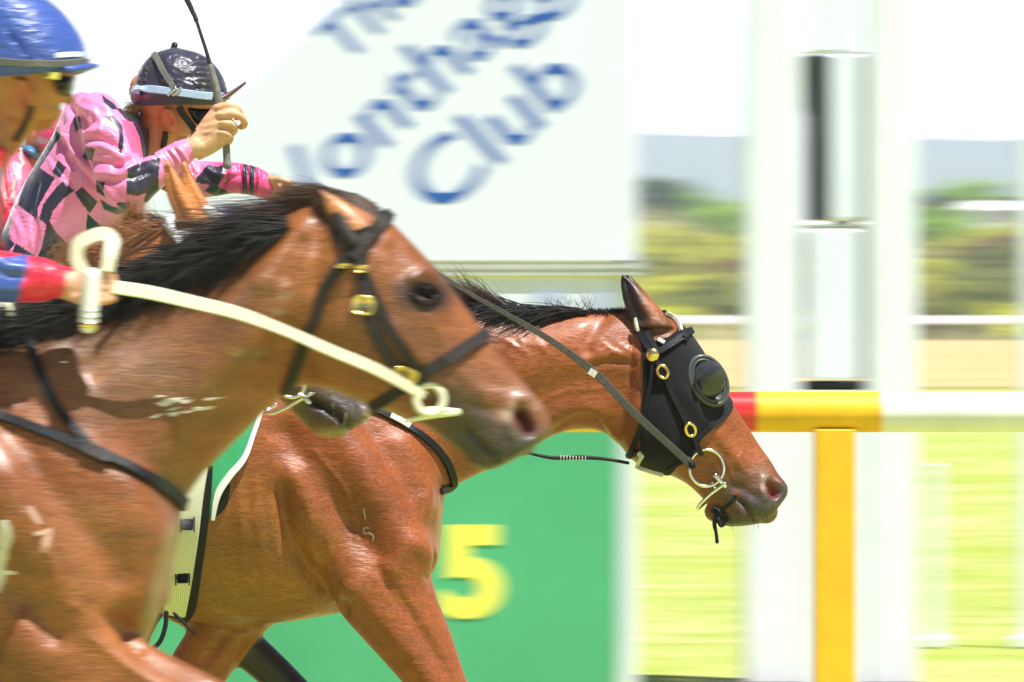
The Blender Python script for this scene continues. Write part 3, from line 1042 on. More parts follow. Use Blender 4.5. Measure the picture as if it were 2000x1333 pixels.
    S([(1512, 950), (1520, 960)], 8, -13)
    S([(1436, 972), (1455, 990), (1474, 1018)], 4.5, -8)              # mouth line
    S([(1480, 990), (1500, 1000)], 16, 5)
    S([(1448, 1000), (1462, 1012)], 9, 3)
    S([(1414, 1008), (1428, 1020)], 12, 4)                            # chin
    S([(1430, 950), (1450, 955), (1470, 968)], 8, -4)
    # neck: muscle ridges, jugular groove, throat fold, skin creases
    S([(1210, 850), (1160, 800), (1100, 806), (1040, 838), (990, 872)], 20, 9)
    S([(1219, 552), (1230, 590), (1248, 622)], 11, -11, side="near")
    S([(1185, 845), (1160, 815), (1120, 815), (1085, 838)], 7, -7)
    S([(1235, 760), (1130, 745), (1000, 800), (900, 880)], 34, -9)
    S([(1240, 690), (1190, 690), (1140, 700)], 9, 4)
    S([(1240, 712), (1200, 706), (1150, 716)], 6, -4)
    S([(1180, 620), (1150, 660), (1148, 690)], 13, -5)
    S([(1120, 640), (1060, 680), (1010, 700)], 34, 6)
    S([(1225, 700), (1200, 690)], 6, 4)
    for k in range(9):
        x0 = 985 + k * 10; S([(x0, 665 + (k % 3) * 6), (x0 + 16, 672 + (k % 4) * 8)], 4.5, 1.9)
        S([(1150 + k * 9, 672 + (k % 3) * 7), (1172 + k * 9, 664 + (k % 4) * 8)], 4, 1.7)
    # shoulder, chest, forearm muscles
    S([(640, 800), (700, 900), (780, 1020), (840, 1090)], 34, 10)     # shoulder blade ridge
    S([(560, 840), (640, 960), (740, 1080)], 26, -9)
    S([(700, 800), (790, 930), (850, 1050)], 22, -7)
    S([(590, 930), (630, 1040), (690, 1130)], 38, 12)                 # triceps
    S([(556, 960), (580, 1060), (640, 1150), (668, 1195)], 18, -13)
    S([(800, 860), (830, 920), (850, 990)], 32, 12)                   # breast
    S([(850, 1080), (800, 1060), (770, 1100)], 24, 8)
    S([(700, 1150), (790, 1260), (850, 1333)], 26, 9)
    S([(742, 1110), (826, 1230), (884, 1333)], 12, -7)
    S([(838, 1122), (846, 1142)], 10, -8)                             # fold where the arm leaves the chest
    S([(660, 1196), (676, 1186), (682, 1170)], 10, -9)
    S([(384, 1208), (450, 1226), (540, 1228), (620, 1200)], 5, -5)    # creases under the belly
    S([(400, 1196), (470, 1212), (540, 1215)], 5, -4)
    S([(420, 1188), (480, 1200), (560, 1200)], 4, 3)
    S([(500, 1020), (540, 1120), (600, 1180)], 40, 5)
    for k in range(6):
        S([(470 + k * 34, 930 + k * 10), (486 + k * 34, 1120 + k * 9)], 10, 2.2)
    S([(440, 1240), (400, 1290)], 12, -6); S([(470, 1240), (430, 1300)], 20, 5)
    # veins over the shoulder and forearm
    for pth in ([(560, 1000), (600, 1040), (620, 1090), (600, 1140)], [(620, 880), (680, 960), (700, 1050)], [(770, 1150), (800, 1200), (810, 1270)], [(1010, 820), (1090, 770), (1180, 760)], [(1380, 870), (1415, 900), (1430, 930)], [(1450, 880), (1440, 905), (1466, 930)]):
        S(pth, 4.5, 2.6)
    fl.upd(); fl.smooth(1, .4)
    # coat colours: bay with black points and a smoky muzzle
    fl.col[:] = BAY
    fl.paint([(300, 1150), (560, 1180)], 110, (0.36, 0.145, 0.034), .85)  # golden bounce light from the grass, painted into the belly colour
    fl.paint([(450, 1000), (560, 1100)], 130, (0.36, 0.125, 0.030), .75)
    fl.paint([(700, 900), (830, 1000)], 120, (0.36, 0.092, 0.032), .7)
    fl.paint([(1430, 960), (1490, 1000)], 34, (0.060, 0.050, 0.048), .95)
    fl.paint([(1480, 985), (1530, 960)], 34, (0.060, 0.050, 0.050), .95)
    fl.paint([(1412, 1012), (1450, 1022)], 20, (0.055, 0.047, 0.045), .95)
    fl.paint([(1455, 930), (1490, 920)], 22, (0.13, 0.065, 0.045), .6)
    fl.paint([(1494, 934), (1490, 952)], 7, (0.42, 0.30, 0.27), .7)
    fl.paint([(1503, 948), (1510, 964)], 9, (0.22, 0.012, 0.018), 1.0, hard=2)
    fl.paint([(1440, 975), (1456, 992), (1472, 1016)], 3.5, (0.02, 0.015, 0.015), .8)
    fl.paint([(1440, 968), (1436, 962)], 6, (0.40, 0.10, 0.05), .8)
    m = fl.px < 1330
    fl.paint([(1214, 534), (1230, 580), (1249, 616)], 25, (0.005, 0.004, 0.004), .98, hard=2)
    fl.paint([(1268, 592), (1290, 626)], 13, (0.34, 0.11, 0.04), .8)       # dark ear
    fl.paint([(1250, 640), (1300, 640)], 16, (0.06, 0.03, 0.022), .8)
    low = np.clip((fl.py - 1380) / 120, 0, 1)[:, None]
    fl.col = fl.col * (1 - low) + np.array(POINT) * low
    hind = (np.clip((fl.py - 1225) / 30, 0, 1) * (fl.px > 440) * (fl.px < 800) * (fl.V[:, 1] > D + .06) * (fl.py > fl.px * .62 + 940))[:, None]
    fl.paint([(330, 1165), (500, 1290), (620, 1410), (760, 1520)], 1, POINT, 0)
    dd = fl.dist([(400, 1215), (500, 1290), (620, 1410), (760, 1520)])
    hw = ((dd < 62) & (fl.px > 400) & (fl.py > 1215) & ((fl.px - 440) * .9 + 1232 - fl.py > -60))
    leg = (fl.px > np.interp(fl.py, [1180, 1215, 1250, 1320, 1400, 1460], [570, 540, 500, 448, 392, 358]) + 2) & (fl.py > 1190) & (fl.px < 860) & (fl.dist([(330, 1165), (500, 1290), (620, 1410), (760, 1520)]) < 70) & (fl.V[:, 1] > D + .05)
    fl.col[leg] = POINT
    fl.col *= (.80, .84, .74)
    root = fl.obj("racehorse", M_coat)
    tag(root, "bay racehorse in a black blinker hood, its nose past the winning post", "horse", "racehorses galloping past the post")
    bvh = fl.bvh()
    # hood
    hood = [(1236, 612), (1262, 612), (1330, 600), (1420, 690), (1450, 760), (1432, 790), (1404, 822), (1366, 852), (1352, 876), (1330, 900), (1300, 940), (1240, 930), (1247, 900), (1252, 815), (1255, 725), (1250, 660), (1241, 635)]
    earhole = (((fl.px - 1272) / 56) ** 2 + ((fl.py - 618) / 46) ** 2 > 1) | (np.abs(fl.V[:, 1] - D) < .018)
    hV, hF = fl.shell(hood, .0045, mask=earhole)
    ho = make_obj("blinker_hood", hV, hF, M_hood, root)
    mb = MB()
    strap(mb, bvh, D, [(1426, 794), (1404, 820), (1368, 850), (1354, 874), (1332, 897), (1304, 914)], 9, .0035, lift=.004)
    strap(mb, bvh, D, [(1426, 794), (1404, 820), (1368, 850), (1354, 874), (1332, 897), (1304, 914)], 9, .0035, side=1, lift=.004)
    build(mb, "hem", M_hood, ho)
    mb = MB(); strap(mb, bvh, D, [(1297, 616), (1312, 624), (1322, 636), (1326, 650)], 6, .006, lift=.006)
    strap(mb, bvh, D, [(1241, 622), (1246, 636), (1250, 650)], 5, .006, lift=.006)
    strap(mb, bvh, D, [(1284, 665), (1296, 672)], 8, .006, lift=.006)
    build(mb, "piping", M_pipe, ho)
    # eye cups on both sides
    for s in (-1, 1):
        p, nn = onskin(bvh, D, 1379, 745, s)
        nn = nn * .4 + np.array((.15, s * 1.0, .12)); nn /= np.linalg.norm(nn)
        u = np.array(P(1412, 800, D)) - np.array(P(1362, 700, D)); u -= nn * (u @ nn); u /= np.linalg.norm(u); v = np.cross(nn, u)
        if v[0] < 0: v = -v
        k = D / F
        mb = MB()
        mb.torus(p + nn * .012, 50 * k, .006, u, v, n=48, R2=35 * k, flat=1.2)
        mb.torus(p + nn * .015, 43 * k, .0035, u, v, n=48, R2=29 * k)
        rings = []
        for q, r in ((.004, 1.0), (.016, .97), (.012, .82), (.006, .66)):
            a = np.linspace(0, 2 * math.pi, 48, endpoint=False)
            rings.append(p + nn * q + (np.cos(a)[:, None] * u * 50 * k + np.sin(a)[:, None] * v * 35 * k) * r)
        mb.loft(rings)
        cup = build(mb, "eye_cup", M_cupgrey, ho)
        # half dome, open towards the front
        mb = MB(); rings, n_ = [], 26
        c0 = p + nn * .010 - v * 4 * k
        for a in np.linspace(math.radians(-96), math.radians(96), n_):
            ring = []
            for b in np.linspace(0, math.pi * .5, 14):
                rr = 36 * k * (1 - .10 * math.cos(a))
                ring.append(c0 - v * (math.cos(a) * rr * math.cos(b) * .92) + u * (math.sin(a) * rr * math.cos(b) * 1.0) + nn * .052 * math.sin(b) + v * 24 * k * math.sin(b) + u * 8 * k * math.sin(b) * (-1 if u[2] < 0 else 1))
            rings.append(ring)
        R = np.array(rings); nn2 = R.shape[1]
        inn = c0 + (R - c0) * .90
        Vd = np.vstack([R.reshape(-1, 3), inn.reshape(-1, 3)]); off = n_ * nn2
        fs = []
        for i in range(n_ - 1):
            for j in range(nn2 - 1):
                q = (i * nn2 + j, i * nn2 + j + 1, (i + 1) * nn2 + j + 1, (i + 1) * nn2 + j)
                fs.append(q); fs.append(tuple(x + off for x in q[::-1]))
        for i in (0, n_ - 1):
            for j in range(nn2 - 1):
                fs.append((i * nn2 + j, i * nn2 + j + 1, i * nn2 + j + 1 + off, i * nn2 + j + off))
        for i in range(n_ - 1):
            fs.append((i * nn2, (i + 1) * nn2, (i + 1) * nn2 + off, i * nn2 + off))
        mb.add(Vd, fs); build(mb, "cup_dome", M_plastic, ho)
        mb = MB(); mb.ellipsoid(p - nn * .006 + v * 10 * k, (.021, .014, .021), 20); build(mb, "eye", M_eye, root)
        mb = MB(); c = c0 - v * 27 * k + nn * .016; mb.box(c, (.006, .01, .026), .001, rot=np.stack([v, nn, u], 1)); build(mb, "cup_vent", M_slot, ho)
    # bridle
    br = MB()
    for s in (-1, 1):
        strap(br, bvh, D, [(1246, 640), (1262, 672), (1276, 696), (1293, 727), (1318, 785), (1343, 837), (1358, 868), (1368, 886)], [15, 15, 12, 11, 11, 11, 11, 10], .005, side=s, lift=.007)
        strap(br, bvh, D, [(1258, 640), (1272, 668), (1282, 690)], 13, .006, side=s, lift=.0075)
        strap(br, bvh, D, [(1284, 690), (1310, 674), (1334, 657), (1352, 645)], [13, 14, 15, 15], .006, side=s, lift=.009)
        strap(br, bvh, D, [(1273, 708), (1272, 740), (1266, 775), (1254, 825), (1240, 868), (1226, 898)], [6, 8, 10, 11, 11, 11], .005, side=s, lift=.007)
    band(br, bvh, D, (1350, 646), (1282, 692), 15, .006, .009, a0=-.75, a1=.75, n=16)
    bridle = build(br, "bridle", M_leather, root)
    for s in (-1, 1):
        p, nn = onskin(bvh, D, 1274, 696, s); mb = MB()
        mb.ellipsoid(p + nn * .014, (.0165, .009, .0165), 20); build(mb, "rosette", M_gold, bridle)
        for cx, cy in ((1293, 727), (1343, 837)):
            p, nn = onskin(bvh, D, cx, cy, s); mb = MB()
            u = np.array((.45, 0, -.89)); u -= nn * (u @ nn); u /= np.linalg.norm(u); v = np.cross(nn, u)
            mb.torus(p + nn * .014, .0155, .0042, u, v, n=32, m=10, R2=.0115); build(mb, "buckle", M_gold, bridle)
        # bit ring
        p, nn = onskin(bvh, D, 1378, 914, s)
        n0 = np.array((0.08, s, .06)); n0 /= np.linalg.norm(n0)
        u = np.array((1, 0, 0.0)); u -= n0 * (u @ n0); u /= np.linalg.norm(u); v = np.cross(n0, u)
        mb = MB(); mb.torus(p + n0 * .014, 33.5 * D / F, .0040, u, v, n=56, m=12, R2=36 * D / F)
        c = np.array(P(1406, 938, D)) + (0, p[1] - D + s * .016, 0)
        mb.tube([c + (-.012, 0, .012), c + (.010, 0, -.012)], [.006, .006], n=10, sub=2)
        mb.tube([np.array(P(1390, 942, D)) + (0, p[1] - D + s * .014, 0), np.array(P(1398, 958, D)) + (0, p[1] - D + s * .014, 0)], [.003, .003], n=8, sub=2)
        build(mb, "bit_ring", M_steel, bridle)
    # chin bar of the bit: a flat loop passing under the jaw
    mb = MB(); yb = -.075
    pts = [P(1414, 944, D), P(1384, 966, D), P(1366, 984, D), P(1360, 994, D), P(1366, 991, D), P(1378, 982, D)]
    pts = [np.array(q) + (0, yb + (0 if i < 3 else .02 * (i - 2)), 0) for i, q in enumerate(pts)]
    mb.tube(pts, [.004, .004, .0038, .0034, .003, .003], n=10); build(mb, "bit_bar", M_steel, bridle)
    # chin strap buckles (pale) under the jaw
    mb = MB(); strap(mb, bvh, D, [(1228, 898), (1245, 906), (1268, 914), (1296, 922)], 8, .006, lift=.006)
    build(mb, "chin_strap", M_pipe, bridle)
    # tongue tie
    mb = MB()
    strap(mb, bvh, D, [(1436, 966), (1426, 982), (1412, 994), (1398, 998)], 7, .005, lift=.004)
    z = lambda x, y, dy=-.03: np.array(P(x, y, D)) + (0, dy, 0)
    mb.tube([z(1408, 996), z(1400, 999), z(1396, 1012), z(1395, 1026), z(1398, 1040), z(1400, 1058)], [.006, .006, .0055, .005, .004, .0045], n=8)
    mb.tube([z(1402, 996, -.035), z(1412, 1004, -.035), z(1415, 1018, -.035), z(1408, 1026, -.035), z(1402, 1014, -.035)], .0055, n=8)
    mb.tube([z(1404, 998, -.03), z(1395, 992, -.03), z(1391, 998, -.03)], .005, n=8)
    build(mb, "tongue_tie", M_leather, root)
    # whiskers
    rg = np.random.default_rng(3); mb = MB(); R, Dr = [], []
    for _ in range(34):
        x = rg.uniform(1412, 1500); p, nn = onskin(bvh, D, x, 1012 + rg.uniform(-8, 10)); R.append(p); Dr.append(nn * .5 + np.array((rg.normal(0, .3), -.2, -.8)))
    strand_mb(mb, R, Dr, .022, .00035, np.full(34, .2), np.full(34, .02), 5, nseg=5); build(mb, "whiskers", M_mane, root)
    # mane: lies back along the crest and lifts towards the withers
    mb = MB()
    n = 2600; rg = np.random.default_rng(21)
    q = crest_roots(bvh, D, [(700, 600), (820, 592), (900, 596), (960, 604), (1020, 612), (1080, 616)], n, 21, 4)
    R = np.array([P(x, y, D) for x, y in q]); R[:, 1] += rg.uniform(-.03, .02, n); R[:, 2] -= .012
    t = np.clip((q[:, 0] - 760) / 330, 0, 1)
    ang = np.radians(177 - 13 * (1 - t) + 9 * np.sin(q[:, 0] * .11) + rg.normal(0, 6, n))
    Dr = np.stack([np.cos(ang), rg.normal(-.12, .12, n), np.sin(ang) + .10], 1)
    strand_mb(mb, R, Dr, .20, .00085, rg.uniform(.0, .30, n) + .14 * np.sin(q[:, 0] * .2), rg.uniform(.02, .08, n), 22, spread=.04)
    # a thick lock rolling over the near side of the crest
    n = 1300
    q = crest_roots(bvh, D, [(1000, 606), (1060, 606), (1110, 606), (1150, 608)], n, 23, 3)
    R = np.array([P(x, y, D) for x, y in q]); R[:, 1] += rg.uniform(-.035, .01, n); R[:, 2] -= .004
    Dr = np.stack([np.full(n, -1.0), rg.normal(-.26, .08, n), rg.uniform(-.06, .22, n) + .1 * np.sin(q[:, 0] * .15)], 1)
    strand_mb(mb, R, Dr, .17, .0010, rg.uniform(.2, .5, n), rg.uniform(.02, .05, n), 24, spread=.03)
    # clipped bridle path and upright wisps
    n = 700
    q = crest_roots(bvh, D, [(1150, 611), (1190, 611), (1226, 609)], n, 25, 2)
    R = np.array([P(x, y, D) for x, y in q]); R[:, 1] += rg.normal(0, .010, n); R[:, 2] -= .006
    strand_mb(mb, R, np.stack([np.full(n, -.3), rg.normal(0, .2, n), np.full(n, 1.0)], 1), .018, .0009, np.full(n, .1), np.full(n, .03), 26, nseg=4)
    n = 60
    q = crest_roots(bvh, D, [(1070, 608), (1160, 608)], n, 27, 2)
    R = np.array([P(x, y, D) for x, y in q])
    strand_mb(mb, R, np.stack([rg.normal(-.1, .5, n), rg.normal(0, .2, n), np.full(n, 1.0)], 1), .05, .0005, np.full(n, .2), np.full(n, .15), 28)
    build(mb, "mane", M_mane, root)
    mb = MB(); n = 420
    q = crest_roots(bvh, D, [(870, 600), (930, 596), (1000, 606)], n, 31, 3)
    R = np.array([P(x, y, D) for x, y in q]); R[:, 1] += rg.uniform(-.03, .0, n)
    ang = np.radians(152 + rg.normal(0, 7, n))
    strand_mb(mb, R, np.stack([np.cos(ang), rg.normal(-.1, .1, n), np.sin(ang)], 1), .13, .0008, np.full(n, -.05), np.full(n, .10), 32, spread=.05)
    build(mb, "mane_lock", M_mane_br, root)
    # rein from the bit to the rider's hands
    k = D / F
    mb = MB()
    def air(pts, w, th, m, name, parent, dys):
        A = np.array([np.array(P(x, y, D)) + (0, dy, 0) for (x, y), dy in zip(pts, dys)])
        A = np.hstack([A, np.broadcast_to(np.array(w, float), (len(A),))[:, None]])
        C = catmull(A, 8); wd = C[:, 3:4]; C = C[:, :3]
        T = np.gradient(C, axis=0); T /= np.linalg.norm(T, axis=1)[:, None]
        Nn = np.broadcast_to(np.array((0, -1.0, 0)), C.shape) + 0
        Nn = Nn - T * (Nn * T).sum(1)[:, None]; Nn /= np.linalg.norm(Nn, axis=1)[:, None]
        S = np.cross(T, Nn)
        mbx = MB(); mbx.ribbon(C, S * wd * .5 * k, Nn, th)
        return build(mbx, name, m, parent)
    air([(1346, 905), (1235, 804), (1161, 728), (1060, 655), (905, 566), (700, 440), (570, 385)], [14, 15, 15, 12, 8, 8, 8], .003, M_rein, "rein", root, [-.085, -.14, -.15, -.16, -.17, -.1, -.02])
    air([(1346, 905), (1235, 804), (1060, 655), (905, 566), (700, 440), (575, 380)], 9, .003, M_leather_br, "rein", root, [.085, .14, .16, .17, .20, .22])
    air([(1153, 733), (1160, 722)], 17, .006, M_pipe, "rein_stop", root, [-.152, -.152])
    mb = MB(); p0, _ = onskin(bvh, D, 1340, 900)
    mb.tube([p0 + (.0, -.012, .004), p0 + (.012, -.016, -.01)], [.011, .009], n=10, sub=2); build(mb, "rein_billet", M_leather, root)
    # ring rein hanging under the throat
    mb = MB()
    mb.tube([np.array(P(x, y, D)) + (0, -.05, 0) for x, y in ((880, 905), (960, 868), (1030, 884), (1080, 894), (1130, 893), (1180, 896), (1226, 904))], [.0035, .0035, .0035, .0045, .005, .0042, .0038], n=10)
    build(mb, "hanging_strap", M_leather, root)
    mb = MB()
    for i in range(9):
        x = 1095 + i * 6; mb.torus(np.array(P(x, 893.5 + .2 * i, D)) + (0, -.05, 0), .0052, .0011, (0, 1, 0), (0, 0, 1), n=14, m=6)
    build(mb, "white_binding", M_pipe, root)
    # neck strap round the base of the neck
    mb = MB()
    for s in (-1, 1):
        strap(mb, bvh, D, [(640, 765), (720, 795), (760, 812), (806, 838), (846, 868), (872, 902), (884, 934), (884, 956)], [14, 14, 14, 14, 15, 16, 16, 14], .005, side=s, lift=.004)
    build(mb, "neck_strap", M_leather, root)
    mb = MB(); strap(mb, bvh, D, [(762, 812), (782, 822), (800, 834)], 13, .007, lift=.006); build(mb, "white_tape", M_pipe, root)
    # saddle cloth
    cl = [(523, 560), (522, 785), (500, 845), (482, 892), (450, 930), (428, 962), (420, 1006), (412, 1010), (404, 960), (330, 960), (180, 980), (60, 940), (40, 560), (280, 540)]
    cV, cF = fl.shell(cl, .010)
    M_cloth = mat("green saddle cloth", (0.03, 0.36, 0.14), .55, var=.12, scale=10, bump=.15, bscale=60, sheen=.2)
    clo = make_obj("saddle_cloth", cV, cF, M_cloth, root)
    M_trim = mat("white trim", (.80, .82, .86), .4, var=.04, scale=30)
    for s in (-1, 1):
        mb = MB(); strap(mb, bvh, D, [(521, 785), (500, 845), (482, 892), (452, 928), (430, 962), (421, 1008)], [8, 10, 12, 14, 14, 8], .006, side=s, lift=.012)
        build(mb, "trim", M_trim, clo)
    mb = MB()
    strap(mb, bvh, D, [(452, 940), (440, 975), (428, 1002)], [10, 24, 8], .004, lift=.003); build(mb, "pad_edge", M_leather, root)
    # girth with webbing, elastic loops and loose strap ends
    mb = MB()
    strap(mb, bvh, D, [(402, 905), (398, 960), (388, 1040), (376, 1110), (362, 1180), (352, 1200)], [44, 46, 46, 48, 50, 40], .012, lift=.004)
    g = build(mb, "girth", M_leather, root)
    mb = MB(); strap(mb, bvh, D, [(392, 905), (382, 960), (371, 1040), (361, 1100), (352, 1150), (347, 1186)], [44, 46, 48, 50, 50, 44], .006, lift=.014); build(mb, "webbing", M_web, g)
    for y, x in ((1014, 372), (1112, 363)):
        mb = MB(); p, nn = onskin(bvh, D, x, y)
        mb.box(p + nn * .023 , (.026, .006, .026), .002)
        for sx in (-1, 1):
            mb.box(p + nn * .0235 + (sx * .0155, 0, 0), (.0035, .006, .036), .001)
        build(mb, "loop_buckle", M_leather, g)
    mb = MB()
    strap(mb, bvh, D, [(330, 1186), (345, 1192), (362, 1192)], 5, .006, lift=.016); build(mb, "strap_end", M_gold, g)
    mb = MB()
    for pth in ([(324, 1192), (310, 1215), (297, 1245), (300, 1262), (322, 1245), (333, 1215), (335, 1188)], ):
        mb.tube([np.array(P(x, y, D)) + (0, -.30, 0) for x, y in pth], .0055, n=8)
    mb.tube([np.array(P(x, y, D)) + (0, -.29, 0) for x, y in ((350, 1190), (368, 1208), (388, 1229))], [.004, .0035, .003], n=8)
    build(mb, "loose_strap", M_leather, g)
    # shoulder brand
    mb = MB()
    strap(mb, bvh, D, [(713, 988), (717, 1010)], [3, 4], .0006, lift=.0006)
    strap(mb, bvh, D, [(724, 1027), (714, 1027), (714, 1038), (724, 1037), (732, 1043), (731, 1053)], 3.6, .0006, lift=.0006, n=4)
    build(mb, "brand", M_brand, root)
    # tail and hooves
    mb = MB(); n = 900
    R = np.array([P(-480 + a, 800 + b, D) for a, b in rg.normal(0, 14, (n, 2))]); R[:, 1] += rg.normal(0, .02, n)
    strand_mb(mb, R, np.stack([np.full(n, -1.0), rg.normal(0, .15, n), rg.normal(-.1, .15, n)], 1), .7, .0015, np.full(n, .5), np.full(n, .06), 41, nseg=12); build(mb, "tail", M_mane, root)
    return fl, bvh, root
H2 = hooded_horse()
# ---------------------------------------------------------------- the nearest horse
D1 = 17.3
def near_horse():
    D = D1
    mb = MB()
    mb.loft(rings_of([(352, 985, 345, 1070, .05), (330, 930, 318, 1170, .13), (280, 860, 282, 1270, .19), (190, 760, 200, 1330, .225), (60, 690, 60, 1350, .245), (-100, 645, -100, 1355, .26),
                      (-280, 632, -280, 1350, .28), (-520, 655, -520, 1310, .30), (-780, 650, -780, 1250, .30), (-960, 622, -960, 1190, .28), (-1080, 660, -1080, 1110, .23), (-1140, 760, -1140, 1010, .12)], D))
    mb.loft(rings_of([(-200, 640, 330, 1190, .19), (-40, 628, 352, 1010, .165), (90, 606, 392, 935, .145), (200, 574, 436, 888, .128), (300, 532, 484, 840, .115), (392, 490, 524, 800, .108), (480, 452, 552, 775, .10),
                      (556, 420, 580, 757, .092), (622, 394, 606, 752, .085)], D))
    mb.loft(rings_of([(612, 396, 590, 752, .065), (660, 378, 616, 755, .088, 0, 2.2), (704, 384, 640, 760, .100, 0, 2.3), (750, 420, 662, 768, .105, 0, 2.4), (793, 462, 692, 780, .105, 0, 2.4), (828, 498, 726, 794, .102, 0, 2.3),
                      (858, 532, 758, 804, .093, 0, 2.3), (896, 582, 796, 818, .080), (932, 632, 832, 834, .068), (966, 680, 860, 852, .060), (1000, 720, 888, 872, .056), (1030, 756, 908, 892, .056),
                      (1054, 786, 930, 912, .058), (1070, 812, 958, 918, .056), (1074, 834, 990, 906, .05), (1066, 854, 1016, 892, .03)], D))
    limb(mb, [(925, 890, 20, 0), (950, 900, 19, 0), (972, 898, 14, 0)], D)
    limb(mb, [(1010, 850, 34, 0), (1022, 866, 26, 0)], D)
    for s in (-1, 1):
        ear(mb, D, (617 + (4 if s > 0 else 0), 366), (622, 410), (662, 462), (740, 448), (694, 392), s * .06, .03)
    mb.loft(rings_of([(120, 1060, -20, 1330, .10, -.13), (200, 1170, 60, 1400, .10, -.13), (290, 1246, 150, 1470, .092, -.13), (360, 1284, 250, 1500, .085, -.13), (446, 1326, 360, 1530, .072, -.13), (560, 1390, 480, 1560, .06, -.13), (680, 1470, 615, 1600, .052, -.13)], D))
    limb(mb, [(660, 1540, 62, -.13), (740, 1640, 40, -.12), (850, 1790, 32, -.12), (930, 1900, 42, -.12), (1000, 1970, 44, -.12), (1050, 2040, 62, -.12)], D)
    mb.loft(rings_of([(100, 1150, -120, 1200, .09, .13), (20, 1330, -160, 1300, .085, .13), (-60, 1450, -200, 1400, .07, .13), (-160, 1560, -260, 1500, .055, .13), (-190, 1620, -290, 1570, .05, .13)], D))
    limb(mb, [(-240, 1600, 48, .13), (-370, 1650, 32, .12), (-520, 1680, 28, .12), (-590, 1690, 38, .12), (-660, 1650, 52, .12)], D)
    for s, pts in ((-1, [(-960, 940, 210), (-820, 1180, 150), (-940, 1390, 84), (-1060, 1530, 58), (-990, 1750, 36), (-920, 1940, 44), (-880, 2010, 46), (-830, 2070, 66)]),
                   (1, [(-960, 940, 210), (-740, 1200, 140), (-700, 1400, 80), (-760, 1560, 56), (-600, 1740, 36), (-470, 1890, 44), (-430, 1960, 46), (-380, 2040, 64)])):
        limb(mb, [(x, y, r, s * (.15 if i else .1)) for i, (x, y, r) in enumerate(pts)], D)
    V, Q = remesh(mb, 0.0052, 4)
    fl = Flesh(V, Q, D)
    fl.gain, fl.gx = 1.4, 600
    fl.smooth(26, .55, (((fl.px < 560) | (fl.py > 1250))).astype(float))
    S = fl.stroke
    # head
    S([(770, 640), (850, 730), (905, 780)], 17, 7)                    # facial crest
    S([(880, 640), (960, 740), (1000, 780)], 20, -4)
    S([(806, 545), (828, 530), (855, 540)], 11, 9)                    # brow over the eye
    S([(816, 572), (842, 570)], 14, -6)                              # eye socket
    S([(770, 480), (785, 530)], 18, -5)                               # temple hollow
    S([(760, 470), (800, 480)], 12, 4)
    S([(610, 590), (608, 670), (640, 745)], 22, 8)                    # cheek edge
    S([(690, 640), (720, 720)], 50, 7)
    S([(850, 790), (905, 850)], 16, -5)
    S([(1000, 790), (1012, 778), (1040, 780), (1058, 800)], 12, 8)    # nostril rim
    S([(1000, 800), (992, 820), (1000, 850)], 10, 7)
    S([(1016, 808), (1026, 822), (1034, 836)], 14, -32)
    S([(910, 840), (940, 868), (975, 900)], 6, -8)                    # mouth
    S([(1010, 870), (990, 885)], 18, 5)
    S([(930, 905), (950, 912)], 12, 4)
    S([(890, 770), (940, 800), (985, 800)], 12, -5)
    S([(870, 700), (930, 760), (990, 770)], 10, 3)
    # neck
    S([(560, 700), (500, 740), (400, 850), (350, 960)], 40, -12)      # jugular groove
    S([(590, 520), (520, 600), (420, 720), (330, 880)], 60, 10)
    S([(540, 470), (470, 530), (330, 630), (180, 720)], 26, -7)
    S([(600, 440), (560, 480), (520, 540)], 26, 9)                    # wing of the atlas
    S([(590, 480), (560, 540)], 16, -6)
    S([(500, 560), (450, 600)], 22, 7)
    S([(560, 640), (530, 700)], 16, -6)
    # shoulder
    S([(100, 740), (200, 880), (310, 1030)], 46, 11)
    S([(0, 800), (120, 960), (240, 1110)], 34, -10)
    S([(20, 930), (80, 1060), (180, 1180)], 54, 13)
    S([(-40, 960), (20, 1120), (120, 1230)], 26, -13)
    S([(260, 940), (290, 1050), (280, 1150)], 44, 9)
    S([(230, 1210), (300, 1290), (400, 1333)], 22, -8)
    S([(150, 1180), (240, 1270), (380, 1360)], 30, 9)
    S([(280, 1255), (262, 1232)], 16, -10)
    for pth in ([(60, 1000), (110, 1080), (120, 1160)], [(840, 620), (870, 680), (865, 740)], [(760, 650), (790, 700)], [(180, 1240), (260, 1300), (330, 1340)]):
        S(pth, 6, 3.4)
    rg = np.random.default_rng(2)
    for _ in range(26):
        x, y = rg.uniform(60, 520), rg.uniform(600, 1150)
        S([(x, y), (x + rg.uniform(-40, 40), y + rg.uniform(30, 80))], rg.uniform(12, 24), rg.uniform(-2.2, 2.6))
    fl.upd(); fl.smooth(1, .4)
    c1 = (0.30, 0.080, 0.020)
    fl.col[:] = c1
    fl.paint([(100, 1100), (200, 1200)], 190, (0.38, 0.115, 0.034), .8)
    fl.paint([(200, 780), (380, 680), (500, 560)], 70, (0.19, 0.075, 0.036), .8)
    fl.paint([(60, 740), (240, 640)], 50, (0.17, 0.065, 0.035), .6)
    fl.paint([(330, 720), (420, 800)], 60, (0.20, 0.085, 0.035), .5)  # olive underside shade painted into the lower neck
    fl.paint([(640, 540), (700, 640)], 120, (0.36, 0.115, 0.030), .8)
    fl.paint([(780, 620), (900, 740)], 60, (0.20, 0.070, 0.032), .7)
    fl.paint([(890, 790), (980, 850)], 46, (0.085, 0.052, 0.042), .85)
    fl.paint([(60, 680), (300, 720)], 70, (0.20, 0.085, 0.042), .6)  # greyish sheen painted into the coat colour
    fl.paint([(895, 845), (960, 890), (1030, 870)], 52, (0.062, 0.052, 0.046), .97)
    fl.paint([(1010, 760), (1050, 790)], 18, (0.33, 0.16, 0.11), .6)
